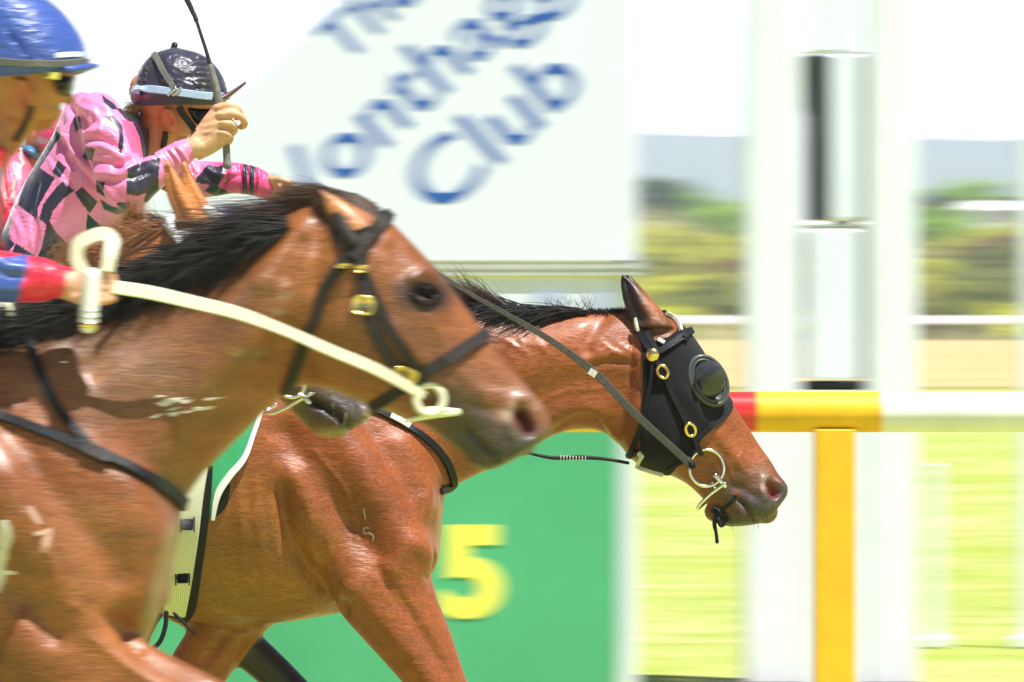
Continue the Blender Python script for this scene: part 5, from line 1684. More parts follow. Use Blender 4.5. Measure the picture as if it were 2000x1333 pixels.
# ---------------------------------------------------------------- rider in pink and black, whip raised
def pink_rider():
    D = D2
    # skin: head, neck, forearms and hands in one body
    mb = MB()
    mb.loft(rings_of([(330, 108, 330, 110, .01), (425, 150, 262, 150, .070), (440, 185, 254, 186, .077), (440, 210, 262, 205, .076), (434, 232, 268, 212, .072), (424, 246, 276, 226, .066), (408, 258, 286, 244, .058), (396, 268, 300, 262, .05)], D, n=36))
    limb(mb, [(440, 226, 9, 0), (450, 234, 8, 0), (444, 244, 8, 0)], D)                    # nose
    limb(mb, [(425, 262, 15, 0), (405, 268, 16, 0), (370, 264, 20, .02), (345, 258, 18, .03)], D)   # jaw
    limb(mb, [(312, 235, 40, 0), (306, 262, 38, 0), (290, 300, 46, 0)], D)                 # neck
    mb.loft(rings_of([(350, 250, 312, 206, .012, -.072), (348, 234, 316, 208, .014, -.076), (340, 215, 318, 215, .010, -.074)], D, n=16))
    # torso and arms under the silks
    mb.loft(rings_of([(20, 470, 90, 510, .11), (80, 330, 200, 440, .13), (140, 230, 260, 370, .14), (210, 218, 290, 290, .09), (262, 236, 300, 270, .05)], D, n=24))
    k = D / F
    ya = -.22
    limb(mb, [(210, 260, 34, -.17), (250, 380, 28, -.23), (300, 346, 24, ya), (350, 306, 22, ya), (374, 296, 21, ya), (392, 288, 21, ya)], D, 20)
    # near hand: palm wrapped round the whip
    mb.loft(rings_of([(372, 272, 394, 318, .017, ya), (392, 250, 420, 306, .018, ya), (410, 226, 444, 290, .019, ya), (424, 212, 456, 274, .018, ya), (438, 210, 462, 262, .014, ya)], D, n=20))
    f1 = [(428, 216, ya - .004), (452, 211, ya - .010), (467, 216, ya - .004), (474, 226, ya + .010), (468, 234, ya + .024)]
    f2 = [(436, 228, ya - .012), (464, 227, ya - .018), (480, 236, ya - .012), (483, 248, ya + .002), (476, 252, ya + .016)]
    f3 = [(440, 244, ya - .014), (456, 246, ya - .018), (465, 254, ya - .008), (460, 264, ya + .008), (448, 262, ya + .02)]
    f4 = [(434, 262, ya - .012), (450, 266, ya - .015), (457, 274, ya - .004), (450, 284, ya + .008), (440, 280, ya + .018)]
    for f, r0, r1 in ((f1, .0098, .0078), (f2, .0100, .0080), (f3, .0096, .0074), (f4, .0086, .0066)):
        finger(mb, D, f, r0, r1)
    finger(mb, D, [(402, 256, ya + .02), (420, 232, ya + .035), (440, 222, ya + .036), (456, 226, ya + .03)], .0125, .009)    # thumb behind the grip
    # far arm and hand on the rein
    yb = .16
    limb(mb, [(270, 290, 32, .15), (380, 345, 26, .18), (440, 346, 24, yb), (500, 352, 21, yb), (520, 358, 20, yb)], D, 20)
    mb.loft(rings_of([(512, 338, 506, 384, .016, yb), (534, 344, 524, 396, .018, yb), (556, 352, 546, 402, .018, yb), (570, 360, 560, 402, .014, yb)], D, n=20))
    for i, (x, y) in enumerate(((560, 362), (566, 372), (568, 382), (562, 392))):
        finger(mb, D, [(x - 8, y - 2, yb - .012), (x + 8, y, yb - .02), (x + 14, y + 6, yb - .008), (x + 8, y + 12, yb + .006)], .0085, .0066)
    finger(mb, D, [(526, 350, yb - .02), (546, 350, yb - .03), (562, 356, yb - .03)], .010, .008)
    V, Q = remesh(mb, 0.0030, 5)
    fl = Flesh(V, Q, D)
    S = fl.stroke
    S([(326, 214), (338, 216), (350, 230), (344, 244), (330, 250), (318, 240)], 4, 3.2, 'near')      # ear helix
    S([(330, 226), (336, 236)], 5, -5, 'near')
    S([(308, 216), (312, 244), (330, 262)], 7, -3, 'near')
    S([(352, 262), (380, 262)], 6, 2, 'near')
    for pth in ([(404, 240), (432, 228)], [(402, 252), (432, 246)], [(404, 264), (428, 262)]):
        S(pth, 4, 1.6, 'near')                                                                          # tendons on the back of the hand
    S([(428, 222), (440, 222)], 3, -2, 'near'); S([(436, 238), (452, 238)], 3, -2.5, 'near'); S([(434, 254), (452, 256)], 3, -2.5, 'near')
    S([(408, 270), (424, 262), (440, 254)], 3.5, -1.8, 'near'); S([(400, 282), (418, 272)], 3, -1.4, 'near')
    for x, y in ((434, 216), (444, 229), (446, 245), (440, 263)):
        S([(x, y)], 6, 2.0, 'near')
    fl.upd()
    fl.col[:] = SKIN
    fl.paint([(300, 240), (340, 240), (380, 250)], 44, (.66, .18, .065), .8)
    fl.paint([(332, 228)], 16, (.70, .19, .09), .7)
    fl.paint([(400, 280), (450, 240)], 44, (.74, .46, .28), .9)  # raised hand painted lighter, sun highlights put into its colour
    fl.paint([(540, 370)], 40, (.66, .38, .24), .8)
    root = fl.obj("person", M_skin)
    tag(root, "jockey in pink and black checked silks raising a whip, black cap with pale blue band", "person", "jockeys riding in the finish")
    bv = fl.bvh()
    # jacket
    mb = MB()
    mb.loft(rings_of([(-70, 560, 20, 650, .14), (-30, 496, 60, 580, .145), (4, 455, 92, 530, .15), (30, 392, 150, 496, .155), (66, 326, 206, 462, .165), (104, 262, 252, 424, .172), (124, 212, 280, 384, .17), (156, 180, 294, 336, .145), (204, 196, 299, 298, .105), (236, 212, 300, 270, .075), (252, 222, 300, 258, .058)], D, n=40))
    limb(mb, [(196, 226, 44, -.13), (214, 262, 50, -.17), (232, 310, 50, -.21), (250, 356, 46, -.235), (262, 374, 41, -.24), (286, 356, 37, -.235), (312, 338, 33, -.23), (340, 318, 29, ya), (364, 302, 26, ya), (374, 296, 23, ya)], D, 28)
    limb(mb, [(250, 260, 46, .12), (300, 310, 46, .16), (360, 346, 40, .18), (410, 348, 35, .175), (450, 346, 31, yb), (490, 352, 29, yb), (514, 362, 25, yb)], D, 28)
    V, Q = remesh(mb, 0.0028, 7)
    sk = Flesh(V, Q, D)
    sk.smooth(6, .5)
    S = sk.stroke
    # folds running from the shoulder to the waist and round the sleeve
    S([(120, 250), (150, 300), (200, 350), (240, 400)], 8, 9, 'near'); S([(128, 282), (165, 330), (215, 385)], 5, -9, 'near')
    S([(140, 300), (180, 345), (222, 396)], 6, 8, 'near'); S([(118, 262), (126, 290), (146, 320)], 6, -8, 'near')
    S([(150, 200), (170, 215), (190, 222)], 8, 8, 'near'); S([(140, 215), (165, 235), (170, 255)], 6, -9, 'near')
    S([(160, 190), (190, 205), (218, 215)], 8, 7, 'near'); S([(130, 205), (140, 240), (136, 270)], 7, 8, 'near')
    S([(166, 228), (176, 250), (190, 240)], 5, -8, 'near'); S([(180, 262), (210, 260), (240, 276)], 7, 7, 'near')
    S([(178, 276), (210, 278), (246, 296)], 5, -9, 'near'); S([(184, 292), (215, 292), (250, 312)], 8, 8, 'near')
    S([(190, 318), (222, 322), (250, 328)], 5, -8, 'near'); S([(200, 340), (240, 344), (256, 336)], 7, 6, 'near')
    S([(212, 356), (240, 360), (262, 350)], 4, -6, 'near'); S([(236, 330), (252, 326), (262, 318)], 6, -10, 'near')
    S([(256, 332), (290, 318), (320, 310)], 8, 5, 'near'); S([(268, 352), (300, 340)], 5, -5, 'near')
    for x in (322, 330, 338, 346, 353, 360, 367):
        S([(x - 12, 302 - (x - 340) * .35), (x + 2, 318 - (x - 340) * .3), (x + 12, 340 - (x - 340) * .2)], 2.6, 4.2 if x % 2 else -5, 'near')
    for x in (470, 477, 484, 491, 498, 505):
        S([(x - 6, 322), (x - 2, 350), (x - 8, 388)], 3, 5 if x % 2 else -6, 'near')
    S([(395, 322), (420, 340), (450, 336)], 6, 5, 'near'); S([(440, 326), (436, 350), (428, 374)], 5, -6, 'near'); S([(400, 344), (430, 352), (462, 342)], 4, -4, 'near')
    S([(25, 400), (48, 440), (70, 500)], 7, -6, 'near'); S([(32, 420), (60, 470), (74, 502)], 9, 6, 'near'); S([(80, 360), (70, 420), (78, 490)], 4, -5, 'near')
    S([(78, 430), (80, 470), (76, 505)], 4, -6, 'near'); S([(60, 330), (40, 400), (28, 460)], 5, 4, 'near')
    S([(110, 270), (96, 300), (140, 380)], 6, 3, 'near'); S([(96, 300), (140, 352), (190, 410)], 4, -3, 'near')
    rg = np.random.default_rng(6)
    for _ in range(30):
        x, y = rg.uniform(110, 250), rg.uniform(185, 350); a = rg.normal(.8, .5); L = rg.uniform(14, 44)
        S([(x, y), (x + L * math.cos(a) * .6, y + L * math.sin(a) * .5), (x + L * math.cos(a + .3), y + L * math.sin(a + .3))], rg.uniform(1.8, 3.4), rg.uniform(-3, 3), 'near')
    sk.upd(); sk.smooth(2, .5)
    sk.col[:] = PINK
    blk = [[(73, 331), (108, 354), (92, 380), (80, 402), (78, 422), (44, 398), (50, 372), (60, 350)],
           [(127, 362), (147, 378), (128, 392), (112, 410), (102, 437), (88, 425), (94, 402), (108, 382)],
           [(168, 371), (193, 396), (180, 415), (170, 402), (156, 381)],
           [(28, 388), (31, 400), (23, 418), (24, 467), (5, 456), (6, 442), (16, 412)],
           [(102, 436), (115, 458), (130, 475), (143, 484), (128, 510), (76, 512), (90, 486), (96, 464)],
           [(178, 422), (192, 437), (206, 450), (171, 470), (175, 446)],
           [(240, 402), (262, 400), (262, 432), (238, 440), (246, 418)],
           [(40, 480), (76, 504), (70, 530), (30, 505)],
           [(110, 262), (120, 270), (80, 330), (69, 322)],
           [(206, 190), (228, 206), (236, 216), (226, 216), (212, 204)],
           [(214, 236), (232, 236), (246, 252), (250, 280), (246, 300), (240, 292), (242, 266), (234, 250)],
           [(240, 222), (262, 222), (282, 232), (302, 270), (306, 300), (282, 304), (276, 276), (262, 246)],
           [(264, 336), (290, 324), (316, 318), (314, 368), (280, 382), (262, 378)],
           [(402, 322), (420, 326), (444, 314), (434, 336), (420, 358), (378, 352), (392, 336)],
           [(414, 359), (440, 374), (460, 380), (440, 392), (400, 372)],
           [(472, 300), (478, 300), (480, 330), (478, 392), (471, 390)], [(486, 300), (490, 300), (494, 330), (490, 395), (484, 395)],
           [(206, 392), (222, 404), (248, 410), (262, 400), (258, 414), (232, 418), (212, 410)],
           [(-30, 470), (6, 458), (30, 480), (-4, 520), (-40, 540)]]
    blk += [[(176, 292), (194, 296), (188, 316), (170, 310)], [(150, 236), (162, 232), (166, 252), (154, 258)], [(196, 356), (214, 362), (210, 384), (196, 376)],
            [(300, 372), (318, 372), (312, 396), (292, 396)], [(120, 318), (134, 330), (124, 348), (110, 338)]]
    for p_ in blk:
        c_ = np.mean(p_, axis=0)
        sk.fill([tuple(c_ + (np.array(v_) - c_) * 1.17) for v_ in p_], NAVY)
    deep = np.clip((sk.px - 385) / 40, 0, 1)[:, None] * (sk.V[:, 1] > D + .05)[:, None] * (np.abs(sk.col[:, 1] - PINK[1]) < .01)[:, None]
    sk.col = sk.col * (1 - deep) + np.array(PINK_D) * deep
    sk.fill([(262, 240), (276, 270), (282, 304), (268, 302), (252, 262), (244, 238)], (0.78, 0.10, 0.24))
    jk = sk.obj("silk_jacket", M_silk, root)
    # cap over the helmet
    mb = MB()
    mb.loft(hat(D, [(338, 93), (300, 106), (276, 130), (262, 158), (254, 182), (256, 198), (264, 208)], [(344, 93), (392, 106), (420, 128), (436, 152), (444, 178), (444, 194), (436, 206)], [.012, .066, .094, .104, .108, .106, .100]))
    V, Q = remesh(mb, 0.0032, 4)
    cp = Flesh(V, Q, D); S = cp.stroke
    rg = np.random.default_rng(9)
    for i in range(13):                                        # gathers along the seams
        y = 112 + i * 5.6
        S([(392 - abs(i - 4) * 1.0, y), (404 + i * 1.2, y + 1)], 2.2, rg.uniform(2, 4.0) * (-1) ** i, 'near')
        x = 296 - i * 1.6
        S([(x - 10, y + 10), (x + 4, y + 11)], 2.2, rg.uniform(2, 3.6) * (-1) ** i, 'near')
    S([(346, 94), (390, 118), (414, 150), (420, 182)], 3, -3.5, 'near'); S([(300, 108), (286, 140), (282, 180)], 3, -3, 'near')
    for _ in range(16):
        x, y = rg.uniform(300, 410), rg.uniform(130, 176)
        S([(x, y), (x + rg.uniform(8, 22), y + rg.uniform(-5, 8))], 3.2, rg.uniform(-3, 3.4), 'near')
    S([(262, 194), (300, 200), (350, 202), (410, 202)], 4, -2.5); S([(280, 206), (340, 208), (420, 206)], 3, 2)
    cp.upd(); cp.smooth(1, .4)
    cp.col[:] = (.030, .027, .05)
    cp.fill([(250, 184), (290, 186), (300, 192), (258, 200)], (.20, .012, .05))
    cap = cp.obj("helmet", M_cap, root)
    cb = cp.bvh()
    for nm, pth, w, m, lift in (("band", [(254, 176), (290, 176), (345, 182), (400, 189), (446, 190)], 15, M_band, .002), ("goggle_strap", [(300, 104), (312, 122), (326, 148), (344, 176)], 12, M_strap, .003)):
        mb = MB(); strap(mb, cb, D, pth, w, .004, lift=lift); build(mb, nm, m, cap)
    mb = MB(); band(mb, cb, D, (446, 188), (254, 178), 15, .0035, .0015, a0=math.pi + .1, a1=2 * math.pi - .1); build(mb, "band", M_band, cap)
    p, nn = onskin(cb, D, 345, 182); mb = MB()
    for dx in (-.006, .006):
        mb.tube([p + nn * .007 + (dx - .008, 0, -.008), p + nn * .007 + (dx + .008, 0, .008)], .0034, n=8, sub=2)
    build(mb, "slider", M_steel, cap)
    mb = MB(); mb.tube([P(338, 94, D), P(341, 89, D)], [.006, .008], n=12, sub=2); build(mb, "button", M_cap, cap)
    # peak, tipped up
    mb = MB(); rows = []
    for a in np.linspace(-1, 1, 17):
        bx, by = 440 - 22 * a * a, 192 + 2 * a * a; tx, ty = 480 - 44 * a * a, 161 + 34 * a * a
        b0 = np.array(P(bx, by, D)) + (0, a * .085, 0); t0 = np.array(P(tx, ty, D)) + (0, a * .07, 0)
        rows.append([b0 + (0, 0, -.008), t0 + (.001, 0, -.003), t0 + (0, 0, .002), b0 + (0, 0, .004)])
    mb.loft(rows); build(mb, "peak", M_visor_red, cap)
    # goggles and straps on the face
    mb = MB()
    mb.loft(rings_of([(374, 208, 366, 220, .082), (404, 206, 376, 246, .080), (428, 208, 398, 256, .070), (446, 214, 420, 252, .045)], D, n=28)); build(mb, "goggles", M_goggle, root)
    mb = MB(); strap(mb, bv, D, [(352, 210), (362, 228), (376, 246), (386, 262)], 13, .004, lift=.003); strap(mb, bv, D, [(326, 258), (322, 272), (318, 292)], 11, .004, lift=.004); build(mb, "chin_strap", M_black, root)
    mb = MB(); n = 260; rg = np.random.default_rng(12)
    R = np.array([P(264 + a, 208 + b, D) for a, b in zip(rg.uniform(-6, 16, n), rg.uniform(-4, 10, n))]); R[:, 1] += rg.uniform(-.06, .06, n)
    strand_mb(mb, R, np.stack([np.full(n, -.9), rg.normal(0, .2, n), rg.normal(-.2, .35, n)], 1), .035, .0006, np.full(n, .4), np.full(n, .15), 13, nseg=6); build(mb, "hair", M_hair, root)
    # breeches and boots, bent up in the irons
    mb = MB()
    mb.loft(rings_of([(-160, 590, -70, 700, .12), (-90, 540, 20, 640, .15), (-30, 500, 60, 590, .14)], D))
    for s in (-1, 1):
        limb(mb, [(-70, 600, 70, s * .10), (120, 640, 66, s * .24), (270, 690, 52, s * .29), (300, 720, 46, s * .29), (240, 780, 44, s * .30)], D)
    V, Q = remesh(mb, .006, 8); make_obj("breeches", V, Q.tolist(), M_brch, root)
    for s in (-1, 1):
        mb = MB(); limb(mb, [(262, 750, 48, s * .30), (180, 850, 46, s * .32), (110, 930, 38, s * .33)], D); limb(mb, [(100, 935, 40, s * .33), (150, 965, 34, s * .34), (205, 975, 26, s * .34)], D)
        V, Q = remesh(mb, .006, 6); make_obj("boot", V, Q.tolist(), M_boot, root)
    # the whip in his fist is its own thing
    mb = MB()
    def wp(x, y, d): return np.array(P(x, y, D)) + (0, d, 0)
    mb.tube([wp(417, 133, ya), wp(426, 168, ya), wp(434, 204, ya + .002), wp(442, 240, ya + .004), wp(447, 280, ya + .006), wp(449, 312, ya + .006), wp(450, 326, ya + .006)], [.0062, .0092, .0102, .0100, .0088, .0085, .0105], n=16)
    w = build(mb, "whip", M_whip)
    mb = MB(); mb.tube([wp(418, 136, ya), wp(409, 104, ya - .002), wp(399, 73, ya - .004), wp(389, 42, ya - .006)], [.0055, .0042, .0040, .0038], n=10)
    mb.tube([wp(390, 46, ya - .006), wp(386, 34, ya - .006)], [.0056, .0052], n=10, sub=2)
    mb.tube([wp(386, 36, ya - .006), wp(377, 16, ya - .008), wp(366, -6, ya - .010), wp(352, -40, ya - .012)], [.0052, .0062, .0066, .006], n=10, flat=.5); build(mb, "shaft", M_black, w)
    tag(w, "thin black whip held upright in the raised fist of the pink jockey", "whip")
    return fl
J2 = pink_rider()

# ---------------------------------------------------------------- rider of the nearest horse, blue cap
def blue_rider():
    D = D1; k = D / F
    mb = MB()
    mb.loft(rings_of([(60, 20, 10, 30, .05), (140, 100, -60, 110, .078), (150, 140, -64, 150, .08), (146, 165, -56, 180, .079), (136, 186, -40, 200, .074), (122, 204, -22, 222, .068), (118, 222, -6, 238, .06), (98, 234, 6, 248, .048)], D, n=36))
    limb(mb, [(104, 220, 18, 0), (84, 232, 22, .02), (56, 230, 26, .03)], D)
    limb(mb, [(134, 186, 8, .02), (140, 194, 7, .02), (134, 200, 7, .02)], D)
    limb(mb, [(32, 220, 46, 0), (14, 256, 42, 0), (-40, 310, 50, 0)], D)
    mb.loft(rings_of([(66, 214, 34, 160, .012, -.076), (70, 190, 34, 156, .015, -.082), (58, 160, 44, 156, .010, -.078)], D, n=16))
    mb.loft(rings_of([(-260, 540, -160, 640, .12), (-180, 380, -100, 540, .13), (-110, 330, -46, 420, .12), (-60, 310, -16, 350, .06)], D, n=24))
    ya = -.21
    limb(mb, [(-90, 350, 38, -.17), (-96, 490, 34, -.22), (30, 548, 30, ya), (110, 552, 25, ya), (140, 555, 24, ya)], D, 20)
    mb.loft(rings_of([(130, 532, 128, 584, .018, ya), (160, 530, 156, 592, .021, ya), (186, 530, 184, 592, .021, ya), (204, 534, 202, 588, .017, ya)], D, n=20))
    for i, (x, y) in enumerate(((196, 536), (200, 549), (200, 562), (196, 576))):
        finger(mb, D, [(x - 14, y, ya - .014), (x + 8, y, ya - .026), (x + 28, y + 4, ya - .020), (x + 34, y + 8, ya - .004), (x + 20, y + 10, ya + .01)], .0098, .0078)
    finger(mb, D, [(160, 584, ya - .016), (190, 590, ya - .026), (216, 588, ya - .026), (230, 584, ya - .018)], .0112, .0088)
    yb = .16
    limb(mb, [(-60, 350, 38, .15), (-40, 500, 34, .2), (60, 560, 30, .18), (130, 560, 25, yb), (160, 560, 24, yb)], D, 20)
    mb.loft(rings_of([(150, 538, 148, 586, .018, yb), (190, 536, 188, 590, .02, yb), (212, 542, 210, 586, .016, yb)], D, n=20))
    for i in range(4):
        y = 542 + i * 12; finger(mb, D, [(200, y, yb + .012), (222, y, yb + .022), (238, y + 6, yb + .012), (228, y + 10, yb - .004)], .0095, .0075)
    finger(mb, D, [(176, 540, yb - .02), (204, 536, yb - .026), (226, 540, yb - .02)], .011, .0085)
    V, Q = remesh(mb, 0.0034, 5)
    fl = Flesh(V, Q, D); S = fl.stroke
    S([(40, 160), (62, 168), (68, 190), (58, 212), (42, 206)], 5, 4, 'near'); S([(52, 180), (54, 196)], 7, -6, 'near')
    S([(20, 170), (30, 210), (60, 228)], 8, -4, 'near'); S([(90, 214), (116, 222)], 8, 3, 'near')
    for y in (542, 555, 568):
        S([(176, y), (206, y + 1)], 3, -3, 'near')
    fl.upd()
    fl.col[:] = (.50, .205, .062)
    fl.paint([(50, 185)], 28, (.56, .155, .05), .8)
    fl.paint([(110, 205), (70, 250)], 30, (.54, .25, .075), .6)
    fl.paint([(140, 560), (210, 560)], 60, (.70, .40, .26), .85)
    root = fl.obj("person", M_skin)
    tag(root, "jockey in a blue cap with dark goggles, blue and red silks, on the nearest horse", "person", "jockeys riding in the finish")
    bv = fl.bvh()
    mb = MB()
    mb.loft(rings_of([(-330, 560, -200, 680, .15), (-250, 440, -120, 620, .165), (-190, 340, -80, 560, .175), (-120, 300, -24, 460, .17), (-60, 284, 0, 380, .13), (-24, 276, 16, 326, .09), (0, 276, 26, 306, .072)], D, n=40))
    limb(mb, [(-84, 340, 58, -.14), (-96, 410, 58, -.18), (-96, 490, 54, -.22), (-40, 530, 52, -.225), (20, 542, 50, ya), (70, 546, 46, ya), (104, 550, 42, ya), (120, 553, 32, ya)], D, 28)
    limb(mb, [(-60, 340, 58, .14), (-60, 430, 54, .18), (-30, 520, 48, .19), (70, 552, 44, .17), (132, 558, 36, yb)], D, 28)
    V, Q = remesh(mb, 0.0044, 5)
    sk = Flesh(V, Q, D); sk.smooth(4, .5); S = sk.stroke
    for x in (66, 76, 86, 96, 106):
        S([(x - 4, 500), (x + 4, 545), (x, 596)], 4, 5 if (x // 10) % 2 else -5, 'near')
    S([(0, 500), (30, 520), (60, 524)], 8, 6, 'near'); S([(-6, 520), (30, 540), (60, 540)], 6, -6, 'near'); S([(0, 560), (40, 566), (70, 560)], 8, 5, 'near')
    S([(0, 300), (14, 360), (6, 440)], 8, -6, 'near'); S([(20, 300), (28, 360)], 8, 5, 'near'); S([(-10, 460), (20, 470), (44, 490)], 8, 6, 'near')
    sk.upd(); sk.smooth(1, .5)
    BLUE_S, RED_S = (.035, .085, .36), (.72, .012, .05)
    sk.col[:] = BLUE_S
    sk.fill([(-90, 260), (50, 260), (50, 330), (20, 420), (30, 470), (54, 500), (20, 506), (-20, 500), (-60, 470), (-10, 380), (-4, 310)], RED_S)
    sk.fill([(-6, 330), (4, 330), (10, 470), (-8, 470)], BLUE_S)
    sk.fill([(64, 480), (150, 480), (150, 620), (46, 620), (56, 560), (70, 520)], RED_S)
    sk.obj("silk_jacket", M_silk, root)
    # helmet
    mb = MB()
    mb.loft(hat(D, [(-10, -42), (-60, -10), (-86, 40), (-94, 90), (-96, 130), (-86, 160)], [(30, -42), (112, 14), (146, 52), (164, 84), (171, 114), (168, 140)], [.015, .09, .112, .120, .123, .116]))
    V, Q = remesh(mb, .004, 4)
    cp = Flesh(V, Q, D); cp.stroke([(20, 62), (50, 92), (82, 118)], 8, -3, 'near'); cp.stroke([(146, 50), (158, 54)], 5, 3, 'near'); cp.upd()
    cp.col[:] = (.040, .088, .36)
    cap = cp.obj("helmet", M_cap, root); cb = cp.bvh()
    mb = MB(); strap(mb, cb, D, [(-80, 120), (0, 123), (60, 127), (120, 127), (170, 121)], 14, .004, lift=.003); build(mb, "band", M_strap, cap)
    mb = MB(); strap(mb, cb, D, [(28, 66), (48, 90), (72, 118)], 12, .0025, lift=.001); build(mb, "seam_strap", mat("dark blue strap", (.012, .04, .24), .5, var=.1, scale=60), cap)
    mb = MB(); strap(mb, cb, D, [(114, 112), (140, 109), (162, 108)], 10, .001, lift=.001); build(mb, "badge", M_sign, cap)
    mb = MB(); rows = []
    for a in np.linspace(-1, 1, 17):
        b0 = np.array(P(166 - 34 * a * a, 134 + 6 * a * a, D)) + (0, a * .095, 0); t0 = np.array(P(194 - 46 * a * a, 128 + 12 * a * a, D)) + (0, a * .08, 0)
        rows.append([b0 + (0, 0, -.008), t0 + (0, 0, -.003), t0 + (0, 0, .002), b0 + (0, 0, .012)])
    mb.loft(rows); build(mb, "peak", M_cap, cap)
    cpk = [o for o in cap.children if o.name.startswith("peak")][0]
    ca = cpk.data.color_attributes.new("Col", 'FLOAT_COLOR', 'POINT'); ca.data.foreach_set("color", np.tile((.040, .088, .36, 1), len(cpk.data.vertices)).astype(np.float32))
    mb = MB(); mb.loft(rings_of([(108, 146, 104, 158, .084), (132, 146, 112, 186, .080), (146, 152, 126, 192, .064), (146, 166, 138, 186, .03)], D, n=28)); build(mb, "goggles", M_goggle, root)
    mb = MB(); p, nn = onskin(cb, D, 102, 148); mb.box(p + nn * .006, (.036, .006, .016), .002, rot=[[.97, 0, .2], [0, 1, 0], [-.2, 0, .97]]); build(mb, "clip", M_buckle, root)
    mb = MB(); strap(mb, bv, D, [(64, 210), (58, 228), (46, 250), (30, 276)], 12, .004, lift=.003); build(mb, "chin_strap", M_black, root)
    mb = MB()
    mb.loft(rings_of([(-420, 640, -330, 740, .12), (-360, 580, -240, 700, .15), (-290, 520, -180, 660, .14)], D))
    for s in (-1, 1):
        limb(mb, [(-330, 650, 84, s * .11), (-240, 690, 78, s * .25), (-130, 750, 60, s * .295), (-112, 785, 54, s * .30), (-180, 850, 50, s * .31)], D)
    V, Q = remesh(mb, .006, 8); make_obj("breeches", V, Q.tolist(), M_brch, root)
    for s in (-1, 1):
        mb = MB(); limb(mb, [(-160, 820, 54, s * .315), (-250, 930, 52, s * .34), (-330, 1020, 44, s * .345)], D); limb(mb, [(-340, 1025, 46, s * .345), (-280, 1060, 40, s * .355), (-215, 1072, 30, s * .355)], D)
        V, Q = remesh(mb, .006, 6); make_obj("boot", V, Q.tolist(), M_boot, root)
    # white whip handle in his fist
    def wp(x, y, d): return np.array(P(x, y, D)) + (0, d, 0)
    mb = MB(); yw = ya - .040
    mb.tube([wp(191, 540, yw), wp(190, 560, yw), wp(187, 600, yw), wp(185, 634, yw)], [.0170, .0175, .018, .0182], n=24, sub=5)
    w = build(mb, "whip", M_grip)
    mb = MB(); mb.tube([wp(185, 630, yw), wp(185, 641, yw)], [.0195, .0195], n=24, sub=2, round_ends=False); build(mb, "end_cap", M_gold, w)
    for y in (608, 620):
        mb = MB(); mb.torus(wp(186.5, y, yw), .0182, .0012, (1, 0, 0), (0, 1, 0), n=28, m=6); build(mb, "ring", M_steel, w)
    mb = MB(); mb.tube([wp(192, 520, yw), wp(168, 360, yw + .02), wp(120, 200, yw + .3), wp(60, 60, yw + .55)], [.004, .0035, .003, .003], n=8, sub=3)
    tag(w, "thick white whip handle with a brass end in the blue jockey's fist", "whip")
    return fl
J1 = blue_rider()

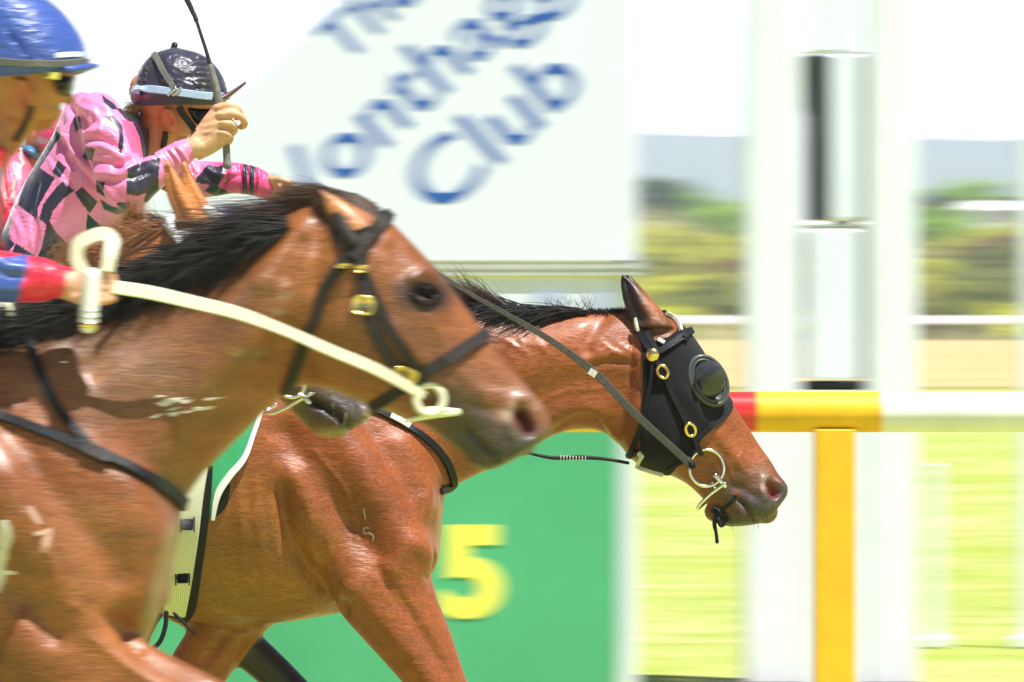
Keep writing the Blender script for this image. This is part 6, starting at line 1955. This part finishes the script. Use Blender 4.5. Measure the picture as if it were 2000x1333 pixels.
# ---------------------------------------------------------------- a fourth rider glimpsed behind
def red_rider():
    D = 21.6
    mb = MB()
    limb(mb, [(84, 262, 40, 0), (90, 292, 38, 0), (64, 316, 34, 0), (30, 340, 44, 0)], D)
    limb(mb, [(30, 360, 50, 0), (-10, 440, 56, 0), (-60, 520, 60, 0)], D)
    V, Q = remesh(mb, .005, 5); fl = Flesh(V, Q, D); fl.col[:] = SKIN
    root = fl.obj("person", M_skin)
    tag(root, "jockey in pinkish red silks and a red cap mostly hidden behind the pink checked rider", "person", "jockeys riding in the finish")
    mb = MB()
    mb.loft(rings_of([(-150, 540, -40, 640, .15), (-100, 420, 30, 560, .17), (-40, 320, 66, 450, .17), (10, 284, 74, 372, .14), (34, 282, 70, 334, .08)], D, n=36))
    limb(mb, [(10, 350, 56, -.15), (40, 440, 50, -.22), (100, 470, 40, -.2), (170, 460, 34, -.15)], D)
    V, Q = remesh(mb, .005, 5); sk = Flesh(V, Q, D); sk.smooth(3)
    for a in ([(10, 300), (22, 340), (30, 390)], [(4, 340), (14, 380), (24, 410)], [(44, 300), (52, 340), (40, 400)]):
        sk.stroke(a, 6, 7, 'near'); sk.stroke([(x + 10, y) for x, y in a], 4, -6, 'near')
    sk.upd(); sk.col[:] = (.74, .10, .22); sk.fill([(-40, 360), (40, 360), (30, 460), (-60, 520)], (.72, .02, .06))
    jk = sk.obj("silk_jacket", M_silk, root); jb = sk.bvh()
    mb = MB(); strap(mb, jb, D, [(40, 284), (42, 300), (48, 318), (52, 326)], 4, .004, lift=.003); strap(mb, jb, D, [(52, 322), (46, 340), (38, 370), (32, 400)], 3, .004, lift=.003); build(mb, "piping", M_pipe, jk)
    mb = MB(); mb.loft(rings_of([(40, 284, 44, 300, .05), (60, 282, 60, 312, .075), (82, 290, 78, 318, .06)], D, n=28)); build(mb, "visor", mat("blue visor", (.06, .20, .36), .15, var=.1, scale=20, coat=.5), root)
    mb = MB(); mb.loft(hat(D, [(96, 214), (74, 234), (66, 262), (70, 284), (80, 292)], [(150, 216), (172, 240), (176, 268), (170, 284), (160, 292)], [.03, .095, .112, .112, .10]))
    V, Q = remesh(mb, .004, 5); cp = Flesh(V, Q, D); cp.col[:] = (.74, .06, .16)
    cp.fill([(98, 228), (116, 226), (106, 240)], (.30, .36, .42)); cp.fill([(82, 244), (96, 240), (84, 258)], (.30, .36, .42)); cp.fill([(70, 268), (100, 274), (100, 284), (74, 282)], (.42, .42, .38)); cp.fill([(96, 240), (112, 252), (108, 256), (92, 246)], (.2, .18, .16))
    cp.obj("helmet", M_cap, root)
    mb = MB()
    limb(mb, [(-110, 580, 70, 0), (-120, 620, 66, 0)], D)
    for s in (-1, 1):
        limb(mb, [(-120, 620, 56, s * .10), (0, 690, 54, s * .22), (90, 740, 44, s * .28), (60, 790, 40, s * .29)], D)
    V, Q = remesh(mb, .007, 8); make_obj("breeches", V, Q.tolist(), M_brch, root)
    for s in (-1, 1):
        mb = MB(); limb(mb, [(70, 770, 40, s * .30), (10, 850, 40, s * .31), (-40, 920, 34, s * .32), (20, 955, 28, s * .32)], D)
        V, Q = remesh(mb, .007, 6); make_obj("boot", V, Q.tolist(), M_boot, root)
    return root

def copy_tree(o, parent=None):
    c = o.copy(); SC.collection.objects.link(c); c.parent = parent
    for ch in list(o.children):
        copy_tree(ch, c)
    return c
J4 = red_rider()
mount = copy_tree(H3[2])
mount.scale = (1, 1, .92)
mount.location = (P(-100, 600, 21.6)[0] - P(-150, 600, D3)[0], 21.6 - D3, 0)
tag(mount, "racehorse under the rider in pinkish red silks, almost wholly hidden by the others", "horse", "racehorses galloping past the post")
